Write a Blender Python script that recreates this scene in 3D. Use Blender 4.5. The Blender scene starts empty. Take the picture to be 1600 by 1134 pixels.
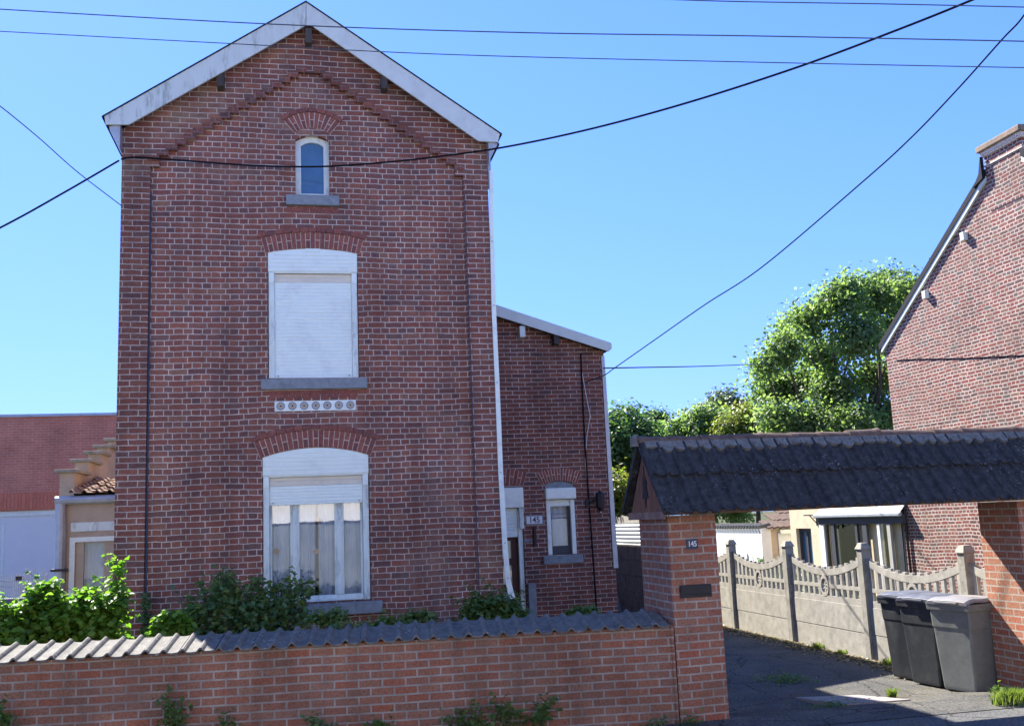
import bpy, math, random
import numpy as np
from mathutils import Vector, Matrix
from mathutils.geometry import tessellate_polygon

S = bpy.context.scene
COL = S.collection
R = math.radians
rng = random.Random(7)
nrg = np.random.default_rng(11)

# ------------------------------------------------------------------ camera
FPX = 1552.0
YAW, PIT, ROL = R(11.943), R(9.0176), R(-2.4195)
CAM = Vector((0, 0, 2.0))
fw = Vector((math.sin(YAW) * math.cos(PIT), math.cos(YAW) * math.cos(PIT), math.sin(PIT)))
r0 = Vector((math.cos(YAW), -math.sin(YAW), 0)); u0 = r0.cross(fw)
rt = r0 * math.cos(ROL) + u0 * math.sin(ROL)
up = -r0 * math.sin(ROL) + u0 * math.cos(ROL)
cd = bpy.data.cameras.new('camera'); cam = bpy.data.objects.new('camera', cd); COL.objects.link(cam)
m = Matrix((rt, up, -fw)).transposed().to_4x4(); m.translation = CAM
cam.matrix_world = m
cd.sensor_fit = 'HORIZONTAL'; cd.sensor_width = 36; cd.lens = FPX / 1600 * 36
cd.clip_start = 0.1; cd.clip_end = 3000
S.camera = cam

# ------------------------------------------------------------------ sky, sun, exposure
SUN_EL, SUN_AZ = R(43.5), R(-23)
w = bpy.data.worlds.new('World'); S.world = w; w.use_nodes = True
wn = w.node_tree
sky = wn.nodes.new('ShaderNodeTexSky'); sky.sky_type = 'NISHITA'; sky.sun_disc = False
sky.sun_elevation = SUN_EL; sky.sun_rotation = SUN_AZ
sky.air_density = 1.0; sky.dust_density = 0.15; sky.ozone_density = 2.5
tint = wn.nodes.new('ShaderNodeMix'); tint.data_type = 'RGBA'; tint.blend_type = 'MULTIPLY'; tint.inputs[0].default_value = 1
wn.links.new(sky.outputs[0], tint.inputs[6]); tint.inputs[7].default_value = (0.46, 0.77, 1.06, 1)   # clear summer air
# soft shoulder so that the glare round the sun and the horizon keeps its blue: s / (1 + s / k)
dv = wn.nodes.new('ShaderNodeVectorMath'); dv.operation = 'MULTIPLY_ADD'; wn.links.new(tint.outputs[2], dv.inputs[0]); dv.inputs[1].default_value = (1 / 2.5, 1 / 3.8, 1 / 24.0); dv.inputs[2].default_value = (1, 1, 1)
dq = wn.nodes.new('ShaderNodeVectorMath'); dq.operation = 'DIVIDE'; wn.links.new(tint.outputs[2], dq.inputs[0]); wn.links.new(dv.outputs[0], dq.inputs[1])
wn.links.new(dq.outputs[0], wn.nodes['Background'].inputs[0])
wn.nodes['Background'].inputs[1].default_value = 0.09
sd = bpy.data.lights.new('sun', 'SUN'); sd.energy = 4.1; sd.angle = R(0.5); sd.color = (1, 0.95, 0.86)
sun = bpy.data.objects.new('sun', sd); COL.objects.link(sun)
sdir = Vector((math.sin(SUN_AZ) * math.cos(SUN_EL), math.cos(SUN_AZ) * math.cos(SUN_EL), math.sin(SUN_EL)))
sun.rotation_euler = sdir.to_track_quat('Z', 'Y').to_euler()
S.view_settings.view_transform = 'Standard'; S.view_settings.look = 'None'
S.view_settings.exposure = 2.08; S.view_settings.gamma = 1
S.render.film_transparent = False
S.cycles.max_bounces = 6; S.cycles.transparent_max_bounces = 12

# ------------------------------------------------------------------ survey: photo points -> points on known planes
def ray(x, y): return fw + rt * ((x - 800) / FPX) - up * ((y - 567) / FPX)
def hy(x, y, Y): d = ray(x, y); return CAM + d * ((Y - CAM.y) / d.y)
def hx(x, y, X): d = ray(x, y); return CAM + d * ((X - CAM.x) / d.x)
def hz(x, y, Z): d = ray(x, y); return CAM + d * ((Z - CAM.z) / d.z)
def hd(x, y, t): return CAM + ray(x, y) * t

# ------------------------------------------------------------------ materials
def new_mat(name):
    mt = bpy.data.materials.new(name); mt.use_nodes = True
    nt = mt.node_tree; b = nt.nodes['Principled BSDF']
    return mt, nt, b
def N(nt, t, **kw):
    n = nt.nodes.new(t)
    for k, v in kw.items():
        if hasattr(n, k): setattr(n, k, v)
        else: n.inputs[k].default_value = v
    return n
def ramp(nt, stops, interp='LINEAR'):
    n = nt.nodes.new('ShaderNodeValToRGB'); cr = n.color_ramp; cr.interpolation = interp
    while len(cr.elements) < len(stops): cr.elements.new(0.5)
    for e, (p, c) in zip(cr.elements, stops):
        e.position = p; e.color = (*c, 1) if len(c) == 3 else c
    return n
def mix(nt, a, b, fac, mode='MIX'):
    n = nt.nodes.new('ShaderNodeMix'); n.data_type = 'RGBA'; n.blend_type = mode
    for sock, v in ((n.inputs[0], fac), (n.inputs[6], a), (n.inputs[7], b)):
        if isinstance(v, bpy.types.NodeSocket): nt.links.new(v, sock)
        elif sock == n.inputs[0]: sock.default_value = v
        else: sock.default_value = (*v, 1)
    return n.outputs[2]
def bump(nt, b, h, strength=0.4, dist=0.01):
    n = N(nt, 'ShaderNodeBump'); n.inputs['Strength'].default_value = strength; n.inputs['Distance'].default_value = dist
    nt.links.new(h, n.inputs['Height']); nt.links.new(n.outputs[0], b.inputs['Normal'])

def plain(name, col, rough=0.6, var=0.25, scale=6, metal=0.0, dirt=None, dirt_amt=0.5, bstr=0.15, spec=0.3, stretch=(1, 1, 1), speck=None, speck_scale=55, speck_t=.70):
    """painted / stone / metal surface: base colour with slow and fine variation and optional dirt blotches"""
    mt, nt, b = new_mat(name)
    tc = N(nt, 'ShaderNodeTexCoord'); mp = N(nt, 'ShaderNodeMapping'); mp.inputs['Scale'].default_value = stretch
    nt.links.new(tc.outputs['Object'], mp.inputs[0])
    n1 = N(nt, 'ShaderNodeTexNoise'); n1.inputs['Scale'].default_value = scale; n1.inputs['Detail'].default_value = 6; n1.inputs['Roughness'].default_value = 0.65
    nt.links.new(mp.outputs[0], n1.inputs['Vector'])
    lo = tuple(c * (1 - var) for c in col); hi = tuple(min(1, c * (1 + var)) for c in col)
    rp = ramp(nt, [(0.3, lo), (0.7, hi)]); nt.links.new(n1.outputs['Fac'], rp.inputs[0])
    out = rp.outputs[0]
    if dirt:
        n2 = N(nt, 'ShaderNodeTexNoise'); n2.inputs['Scale'].default_value = scale * 0.6; n2.inputs['Detail'].default_value = 8; n2.inputs['Roughness'].default_value = 0.75
        mp2 = N(nt, 'ShaderNodeMapping'); mp2.inputs['Location'].default_value = (3.1, 7.7, 1.3); mp2.inputs['Scale'].default_value = stretch
        nt.links.new(tc.outputs['Object'], mp2.inputs[0]); nt.links.new(mp2.outputs[0], n2.inputs['Vector'])
        r2 = ramp(nt, [(0.5, (0, 0, 0)), (0.68, (dirt_amt,) * 3)]); nt.links.new(n2.outputs['Fac'], r2.inputs[0])
        out = mix(nt, out, dirt, r2.outputs[0])
    if speck:
        n3 = N(nt, 'ShaderNodeTexNoise'); n3.inputs['Scale'].default_value = speck_scale; n3.inputs['Detail'].default_value = 2; nt.links.new(tc.outputs['Object'], n3.inputs['Vector'])
        n4 = N(nt, 'ShaderNodeTexNoise'); n4.inputs['Scale'].default_value = 2.2; n4.inputs['Detail'].default_value = 3; nt.links.new(tc.outputs['Object'], n4.inputs['Vector'])
        ad_ = N(nt, 'ShaderNodeMath', operation='MULTIPLY_ADD'); nt.links.new(n4.outputs['Fac'], ad_.inputs[0]); ad_.inputs[1].default_value = .35; nt.links.new(n3.outputs['Fac'], ad_.inputs[2])
        r3 = ramp(nt, [(speck_t + .12, (0, 0, 0)), (speck_t + .20, (.8, .8, .8))]); nt.links.new(ad_.outputs[0], r3.inputs[0])
        out = mix(nt, out, speck, r3.outputs[0])
    nt.links.new(out, b.inputs['Base Color'])
    b.inputs['Roughness'].default_value = rough; b.inputs['Metallic'].default_value = metal
    b.inputs['Specular IOR Level'].default_value = spec
    if bstr: bump(nt, b, n1.outputs['Fac'], bstr, 0.01)
    return mt

def brick(name, bw, bh, mort, cols, mcol, squash=1.0, wob=0.004, mvar=0.25, smooth=0.1, offset=0.5, stain=None, stain_amt=0.4, rough=0.85, seed=0.0, bumpd=0.006, rot=0.0, streak=0.0, bloom=None):
    """masonry mapped by wall direction: local X (or Y on side faces) and Z in metres"""
    mt, nt, b = new_mat(name)
    tc = N(nt, 'ShaderNodeTexCoord'); sp = N(nt, 'ShaderNodeSeparateXYZ'); nt.links.new(tc.outputs['Object'], sp.inputs[0])
    sn = N(nt, 'ShaderNodeSeparateXYZ'); nt.links.new(tc.outputs['Normal'], sn.inputs[0])
    ab = N(nt, 'ShaderNodeMath', operation='ABSOLUTE'); nt.links.new(sn.outputs[0], ab.inputs[0])
    gt = N(nt, 'ShaderNodeMath', operation='GREATER_THAN'); nt.links.new(ab.outputs[0], gt.inputs[0]); gt.inputs[1].default_value = 0.7
    mx = N(nt, 'ShaderNodeMix'); nt.links.new(gt.outputs[0], mx.inputs[0]); nt.links.new(sp.outputs[0], mx.inputs[2]); nt.links.new(sp.outputs[1], mx.inputs[3])
    cb = N(nt, 'ShaderNodeCombineXYZ'); nt.links.new(mx.outputs[0], cb.inputs[0]); nt.links.new(sp.outputs[2], cb.inputs[1])
    nz = N(nt, 'ShaderNodeTexNoise'); nz.inputs['Scale'].default_value = 9; nz.inputs['Detail'].default_value = 3
    nt.links.new(tc.outputs['Object'], nz.inputs['Vector'])
    sub = N(nt, 'ShaderNodeVectorMath', operation='SUBTRACT'); nt.links.new(nz.outputs['Color'], sub.inputs[0]); sub.inputs[1].default_value = (.5, .5, .5)
    sc = N(nt, 'ShaderNodeVectorMath', operation='SCALE'); nt.links.new(sub.outputs[0], sc.inputs[0]); sc.inputs['Scale'].default_value = wob * 2.5
    nzb = N(nt, 'ShaderNodeTexNoise'); nzb.inputs['Scale'].default_value = 1.1; nzb.inputs['Detail'].default_value = 1
    nt.links.new(tc.outputs['Object'], nzb.inputs['Vector'])
    subb = N(nt, 'ShaderNodeVectorMath', operation='SUBTRACT'); nt.links.new(nzb.outputs['Color'], subb.inputs[0]); subb.inputs[1].default_value = (.5, .5, .5)
    scb = N(nt, 'ShaderNodeVectorMath', operation='SCALE'); nt.links.new(subb.outputs[0], scb.inputs[0]); scb.inputs['Scale'].default_value = wob * 9
    ad = N(nt, 'ShaderNodeVectorMath', operation='ADD'); nt.links.new(cb.outputs[0], ad.inputs[0]); nt.links.new(sc.outputs[0], ad.inputs[1])
    ad1 = N(nt, 'ShaderNodeVectorMath', operation='ADD'); nt.links.new(ad.outputs[0], ad1.inputs[0]); nt.links.new(scb.outputs[0], ad1.inputs[1])
    ad2 = N(nt, 'ShaderNodeMapping'); nt.links.new(ad1.outputs[0], ad2.inputs[0]); ad2.inputs['Location'].default_value = (50 + seed, 50.013 + seed * 3, 0)
    ad2.inputs['Rotation'].default_value = (0, 0, rot)
    bt = N(nt, 'ShaderNodeTexBrick'); bt.offset = offset; bt.offset_frequency = 2; bt.squash = squash; bt.squash_frequency = 2
    bt.inputs['Color1'].default_value = (0, 0, 0, 1); bt.inputs['Color2'].default_value = (1, 1, 1, 1); bt.inputs['Mortar'].default_value = (0.5, .5, .5, 1)
    bt.inputs['Scale'].default_value = 1; bt.inputs['Mortar Size'].default_value = mort; bt.inputs['Mortar Smooth'].default_value = smooth
    bt.inputs['Bias'].default_value = 0; bt.inputs['Brick Width'].default_value = bw; bt.inputs['Row Height'].default_value = bh
    nt.links.new(ad2.outputs[0], bt.inputs['Vector'])
    k = len(cols); rp = ramp(nt, [(i / (k - 1), c) for i, c in enumerate(cols)]); nt.links.new(bt.outputs['Color'], rp.inputs[0])
    fine = N(nt, 'ShaderNodeTexNoise'); fine.inputs['Scale'].default_value = 45; fine.inputs['Detail'].default_value = 5; nt.links.new(tc.outputs['Object'], fine.inputs['Vector'])
    fr = ramp(nt, [(0.25, (0.62,) * 3), (0.75, (1.28,) * 3)]); nt.links.new(fine.outputs['Fac'], fr.inputs[0])
    bc = mix(nt, rp.outputs[0], fr.outputs[0], 1.0, 'MULTIPLY')
    slow = N(nt, 'ShaderNodeTexNoise'); slow.inputs['Scale'].default_value = 0.9; slow.inputs['Detail'].default_value = 5; slow.inputs['Roughness'].default_value = .6; nt.links.new(tc.outputs['Object'], slow.inputs['Vector'])
    sr = ramp(nt, [(0.3, (1 - mvar,) * 3), (0.7, (1 + mvar * .6,) * 3)]); nt.links.new(slow.outputs['Fac'], sr.inputs[0])
    mn = N(nt, 'ShaderNodeTexNoise'); mn.inputs['Scale'].default_value = 5; mn.inputs['Detail'].default_value = 6; nt.links.new(tc.outputs['Object'], mn.inputs['Vector'])
    mr = ramp(nt, [(0.3, tuple(c * .62 for c in mcol)), (0.62, mcol)]); nt.links.new(mn.outputs['Fac'], mr.inputs[0])
    out = mix(nt, bc, mr.outputs[0], bt.outputs['Fac'])
    out = mix(nt, out, sr.outputs[0], 1.0, 'MULTIPLY')
    if stain:
        s2 = N(nt, 'ShaderNodeTexNoise'); s2.inputs['Scale'].default_value = 1.7; s2.inputs['Detail'].default_value = 8; s2.inputs['Roughness'].default_value = .7
        mp2 = N(nt, 'ShaderNodeMapping'); mp2.inputs['Location'].default_value = (9.1 + seed, 2.7, 4.3); nt.links.new(tc.outputs['Object'], mp2.inputs[0]); nt.links.new(mp2.outputs[0], s2.inputs['Vector'])
        r2 = ramp(nt, [(0.5, (0, 0, 0)), (0.7, (stain_amt,) * 3)]); nt.links.new(s2.outputs['Fac'], r2.inputs[0])
        out = mix(nt, out, stain, r2.outputs[0])
    if bloom:   # pale lime wash and repointing patches
        s4 = N(nt, 'ShaderNodeTexNoise'); s4.inputs['Scale'].default_value = .85; s4.inputs['Detail'].default_value = 9; s4.inputs['Roughness'].default_value = .72
        mp4 = N(nt, 'ShaderNodeMapping'); mp4.inputs['Location'].default_value = (1.7 + seed, 5.2, 8.8); nt.links.new(tc.outputs['Object'], mp4.inputs[0]); nt.links.new(mp4.outputs[0], s4.inputs['Vector'])
        r4 = ramp(nt, [(0.54, (0, 0, 0)), (0.72, (.42,) * 3)]); nt.links.new(s4.outputs['Fac'], r4.inputs[0])
        out = mix(nt, out, bloom, r4.outputs[0])
    if streak:  # soot and rain streaks
        mp5 = N(nt, 'ShaderNodeMapping'); mp5.inputs['Scale'].default_value = (2.4, 2.4, .22); nt.links.new(tc.outputs['Object'], mp5.inputs[0])
        s5 = N(nt, 'ShaderNodeTexNoise'); s5.inputs['Scale'].default_value = 1.0; s5.inputs['Detail'].default_value = 7; s5.inputs['Roughness'].default_value = .65; nt.links.new(mp5.outputs[0], s5.inputs['Vector'])
        r5 = ramp(nt, [(0.42, (1, 1, 1)), (0.66, (1 - streak,) * 3)]); nt.links.new(s5.outputs['Fac'], r5.inputs[0])
        out = mix(nt, out, r5.outputs[0], 1.0, 'MULTIPLY')
    nt.links.new(out, b.inputs['Base Color']); b.inputs['Roughness'].default_value = rough; b.inputs['Specular IOR Level'].default_value = .2
    inv = N(nt, 'ShaderNodeMath', operation='SUBTRACT'); inv.inputs[0].default_value = 1; nt.links.new(bt.outputs['Fac'], inv.inputs[1])
    ma = N(nt, 'ShaderNodeMath', operation='MULTIPLY_ADD'); nt.links.new(fine.outputs['Fac'], ma.inputs[0]); ma.inputs[1].default_value = .35; nt.links.new(inv.outputs[0], ma.inputs[2])
    bump(nt, b, ma.outputs[0], 0.7, bumpd)
    return mt

def island(name, cols, rough=0.85, scale=40, spec=.2):
    """each loose piece of the mesh takes its own tone"""
    mt, nt, b = new_mat(name)
    g = N(nt, 'ShaderNodeNewGeometry'); k = len(cols)
    rp = ramp(nt, [(i / (k - 1), c) for i, c in enumerate(cols)]); nt.links.new(g.outputs['Random Per Island'], rp.inputs[0])
    tc = N(nt, 'ShaderNodeTexCoord'); n = N(nt, 'ShaderNodeTexNoise'); n.inputs['Scale'].default_value = scale; n.inputs['Detail'].default_value = 5; nt.links.new(tc.outputs['Object'], n.inputs['Vector'])
    fr = ramp(nt, [(0.25, (0.65,) * 3), (0.75, (1.25,) * 3)]); nt.links.new(n.outputs['Fac'], fr.inputs[0])
    out = mix(nt, rp.outputs[0], fr.outputs[0], 1.0, 'MULTIPLY')
    nt.links.new(out, b.inputs['Base Color']); b.inputs['Roughness'].default_value = rough; b.inputs['Specular IOR Level'].default_value = spec
    bump(nt, b, n.outputs['Fac'], .3, .01)
    return mt

def leafmat(name, cols, trans=0.45, rough=0.45):
    mt, nt, b = new_mat(name)
    g = N(nt, 'ShaderNodeNewGeometry'); k = len(cols)
    rp = ramp(nt, [(i / (k - 1), c) for i, c in enumerate(cols)]); nt.links.new(g.outputs['Random Per Island'], rp.inputs[0])
    nt.links.new(rp.outputs[0], b.inputs['Base Color']); b.inputs['Roughness'].default_value = rough; b.inputs['Specular IOR Level'].default_value = .35
    t = N(nt, 'ShaderNodeBsdfTranslucent')
    tcol = mix(nt, rp.outputs[0], (1.2, 1.35, .55), 1.0, 'MULTIPLY'); nt.links.new(tcol, t.inputs['Color'])
    ms = N(nt, 'ShaderNodeMixShader'); ms.inputs[0].default_value = trans
    nt.links.new(b.outputs[0], ms.inputs[1]); nt.links.new(t.outputs[0], ms.inputs[2])
    nt.links.new(ms.outputs[0], nt.nodes['Material Output'].inputs['Surface'])
    return mt

def glassmat(name, tint=(.9, .95, .95), refl=0.09):
    mt, nt, b = new_mat(name); nt.nodes.remove(b)
    tr = N(nt, 'ShaderNodeBsdfTransparent'); tr.inputs[0].default_value = (*tint, 1)
    gl = N(nt, 'ShaderNodeBsdfGlossy'); gl.inputs['Roughness'].default_value = 0.01
    tc = N(nt, 'ShaderNodeTexCoord'); n = N(nt, 'ShaderNodeTexNoise'); n.inputs['Scale'].default_value = 2.2; nt.links.new(tc.outputs['Object'], n.inputs['Vector'])
    bp = N(nt, 'ShaderNodeBump'); bp.inputs['Strength'].default_value = .04; bp.inputs['Distance'].default_value = .02; nt.links.new(n.outputs['Fac'], bp.inputs['Height']); nt.links.new(bp.outputs[0], gl.inputs['Normal'])
    lw = N(nt, 'ShaderNodeLayerWeight'); lw.inputs['Blend'].default_value = .25
    mm = N(nt, 'ShaderNodeMath', operation='MULTIPLY_ADD'); nt.links.new(lw.outputs['Fresnel'], mm.inputs[0]); mm.inputs[1].default_value = .9; mm.inputs[2].default_value = refl
    ms = N(nt, 'ShaderNodeMixShader'); nt.links.new(mm.outputs[0], ms.inputs[0]); nt.links.new(tr.outputs[0], ms.inputs[1]); nt.links.new(gl.outputs[0], ms.inputs[2])
    nt.links.new(ms.outputs[0], nt.nodes['Material Output'].inputs['Surface'])
    return mt

M = {}
REDS = [(.165, .086, .078), (.255, .10, .080), (.29, .108, .076), (.225, .10, .08), (.34, .13, .085), (.20, .112, .096), (.27, .094, .068), (.31, .155, .105)]
M['house_brick'] = brick('house_brick', .236, .0765, .0065, REDS, (.66, .56, .48), squash=.5, wob=.0065, stain=(.13, .07, .065), stain_amt=.4, streak=.26, bloom=(.36, .26, .20), smooth=.2)
M['pilaster_brick'] = brick('pilaster_brick', .236, .0765, .0065, [tuple(c * .92 for c in q) for q in REDS], (.61, .52, .45), wob=.005, offset=.5, seed=1.3, stain=(.12, .07, .065), stain_amt=.35, streak=.25, bloom=(.46, .37, .24))
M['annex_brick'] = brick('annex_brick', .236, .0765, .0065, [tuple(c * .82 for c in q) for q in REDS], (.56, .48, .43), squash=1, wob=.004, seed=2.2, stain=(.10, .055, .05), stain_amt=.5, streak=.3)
M['street_brick'] = brick('street_brick', .222, .0765, .0085, [(.27, .135, .090), (.34, .16, .10), (.32, .13, .080), (.35, .185, .12), (.37, .13, .072), (.30, .155, .105)], (.42, .37, .31), wob=.002, seed=3.1, stain=(.17, .115, .085), stain_amt=.5, streak=.3)
M['pillar_brick'] = brick('pillar_brick', .222, .0765, .0085, [(.29, .135, .085), (.36, .16, .095), (.33, .125, .078), (.36, .18, .115), (.38, .12, .07)], (.44, .38, .31), wob=.002, seed=4.7, stain=(.14, .08, .06), stain_amt=.35)
M['gable_brick'] = brick('gable_brick', .235, .0745, .0135, [(.085, .05, .046), (.18, .05, .042), (.22, .06, .046), (.145, .056, .05), (.105, .09, .08), (.23, .068, .05), (.19, .11, .075)], (.50, .41, .355), squash=.5, wob=.009, seed=5.9, smooth=.25, stain=(.26, .14, .11), stain_amt=.35)
M['far_brick'] = brick('far_brick', .222, .078, .006, [(.60, .215, .14), (.68, .25, .16), (.63, .23, .15)], (.72, .44, .34), wob=.002, seed=6.6)
M['voussoir'] = island('voussoir', [(.19, .08, .07), (.25, .092, .074), (.30, .11, .08), (.23, .09, .076)])
M['voussoir_light'] = island('voussoir_light', [(.19, .08, .07), (.27, .10, .08), (.23, .085, .07)])
M['corbel_brick'] = brick('corbel_brick', .118, .0765, .004, [tuple(c * .8 for c in q) for q in REDS], (.30, .22, .21), wob=.003, seed=8.1)
M['mortar'] = plain('mortar', (.62, .54, .46), .9, .3, 30)
M['bluestone'] = plain('bluestone', (.23, .26, .28), .75, .2, 14, dirt=(.10, .11, .12), dirt_amt=.5)
M['white_paint'] = plain('white_paint', (.80, .88, .80), .45, .05, 9, dirt=(.42, .43, .42), dirt_amt=.35, bstr=.05)
M['white_worn'] = plain('white_worn', (.70, .78, .72), .6, .1, 14, dirt=(.22, .23, .24), dirt_amt=.75, bstr=.2, stretch=(1, 1, .25))
M['shutter'] = plain('shutter', (.80, .89, .81), .4, .03, 5, dirt=(.62, .63, .63), dirt_amt=.4, bstr=.03)
M['shutter_yellow'] = plain('shutter_yellow', (.72, .67, .54), .5, .06, 6, dirt=(.50, .46, .38), dirt_amt=.4, bstr=.03)
M['barge'] = plain('barge', (.58, .64, .60), .6, .06, 5, dirt=(.20, .22, .19), dirt_amt=.8, bstr=.08, stretch=(3, 1, .6))
M['barge_clean'] = plain('barge_clean', (.60, .66, .62), .6, .05, 5, dirt=(.42, .43, .42), dirt_amt=.4, bstr=.06)
M['zinc'] = plain('zinc', (.42, .45, .48), .45, .12, 6, metal=.35, dirt=(.25, .27, .28), dirt_amt=.5)
M['dark_wood'] = plain('dark_wood', (.07, .06, .055), .8, .3, 10, stretch=(1, 1, .2))
M['slate'] = plain('slate', (.012, .014, .022), .9, .25, 8)
M['black_metal'] = plain('black_metal', (.02, .02, .024), .45, .2, 12)
M['cable'] = plain('cable', (.016, .016, .02), .95, .1, 10, bstr=0, spec=0)
M['grey_wire'] = plain('grey_wire', (.07, .085, .12), .95, .1, 10, bstr=0, spec=0)
M['glass'] = glassmat('glass')
M['glass_street'] = glassmat('glass_street', (.90, .93, .95), .19)
M['attic_glass'] = plain('attic_glass', (.07, .16, .27), .12, .15, 3, bstr=.02, spec=.6)
M['curtain'] = plain('curtain', (.56, .63, .72), .9, .08, 3, bstr=0, stretch=(4, 4, .3))
M['interior'] = plain('interior', (.06, .06, .065), .9, .1, 2, bstr=0)
M['tan_disc'] = plain('tan_disc', (.42, .22, .10), .6, .2, 20)
M['rose_blue'] = plain('rose_blue', (.22, .27, .36), .5, .2, 40)
M['rose_tan'] = plain('rose_tan', (.52, .42, .28), .5, .25, 60)
M['enamel'] = plain('enamel', (.72, .73, .74), .3, .04, 8)
M['enamel_dark'] = plain('enamel_dark', (.05, .06, .08), .35, .1, 8)
M['plate_blue'] = plain('plate_blue', (.03, .05, .085), .35, .15, 8)
M['red_door'] = plain('red_door', (.085, .03, .025), .5, .2, 8, stretch=(1, 1, .2))
M['cap_tile'] = plain('cap_tile', (.145, .135, .118), .85, .3, 12, dirt=(.05, .05, .052), dirt_amt=.75, bstr=.3, speck=(.42, .42, .40), speck_scale=30, speck_t=.72)
M['gate_tile'] = plain('gate_tile', (.04, .041, .044), .9, .5, 14, dirt=(.012, .013, .014), dirt_amt=.9, bstr=.5, speck=(.24, .25, .25), speck_scale=38, speck_t=.735)
M['ridge_tile'] = plain('ridge_tile', (.13, .085, .065), .85, .35, 12, dirt=(.05, .04, .038), dirt_amt=.8, bstr=.4)
M['ridge_mortar'] = plain('ridge_mortar', (.15, .15, .14), .9, .4, 25, dirt=(.08, .085, .075), dirt_amt=.8, bstr=.4)
M['gable_board'] = plain('gable_board', (.19, .085, .05), .75, .3, 7, dirt=(.06, .035, .03), dirt_amt=.6, stretch=(3, 3, .5))
M['plate_board'] = plain('plate_board', (.25, .15, .11), .8, .3, 6, dirt=(.08, .055, .045), dirt_amt=.7, stretch=(.5, 1, 1))
M['concrete'] = plain('concrete', (.36, .335, .28), .9, .2, 7, dirt=(.20, .19, .16), dirt_amt=.7, bstr=.3)
M['concrete_dark'] = plain('concrete_dark', (.30, .28, .23), .9, .25, 7, dirt=(.12, .115, .09), dirt_amt=.75, bstr=.3)
M['cream'] = plain('cream', (.64, .54, .38), .9, .08, 4, dirt=(.44, .36, .25), dirt_amt=.5, bstr=.15)
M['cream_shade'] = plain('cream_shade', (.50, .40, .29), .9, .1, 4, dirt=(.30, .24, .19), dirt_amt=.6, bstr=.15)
M['white_wall'] = plain('white_wall', (.80, .79, .76), .9, .05, 4, dirt=(.62, .60, .55), dirt_amt=.4, bstr=.15)
M['garage_white'] = plain('garage_white', (.74, .77, .77), .5, .03, 3, bstr=.03)
M['bin_black'] = plain('bin_black', (.035, .038, .04), .5, .15, 9, dirt=(.09, .09, .085), dirt_amt=.6, spec=.4)
M['bin_grey'] = plain('bin_grey', (.16, .165, .15), .55, .12, 7, dirt=(.25, .25, .22), dirt_amt=.5, spec=.4)
M['bin_lid'] = plain('bin_lid', (.075, .08, .10), .45, .12, 6, dirt=(.20, .20, .21), dirt_amt=.4, spec=.4)
M['bin_lid_grey'] = plain('bin_lid_grey', (.19, .185, .20), .5, .12, 5, dirt=(.33, .27, .19), dirt_amt=.7, spec=.4)
M['rubber'] = plain('rubber', (.02, .02, .02), .8, .1, 9)
M['bark'] = plain('bark', (.085, .072, .058), .9, .3, 8, stretch=(1, 1, .2))
M['corrugated'] = plain('corrugated', (.62, .66, .70), .4, .05, 5, metal=.2)
M['veranda_dark'] = plain('veranda_dark', (.06, .062, .07), .5, .12, 6)
M['weathered_board'] = plain('weathered_board', (.38, .36, .32), .85, .15, 9, stretch=(2, 2, .3))

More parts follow.
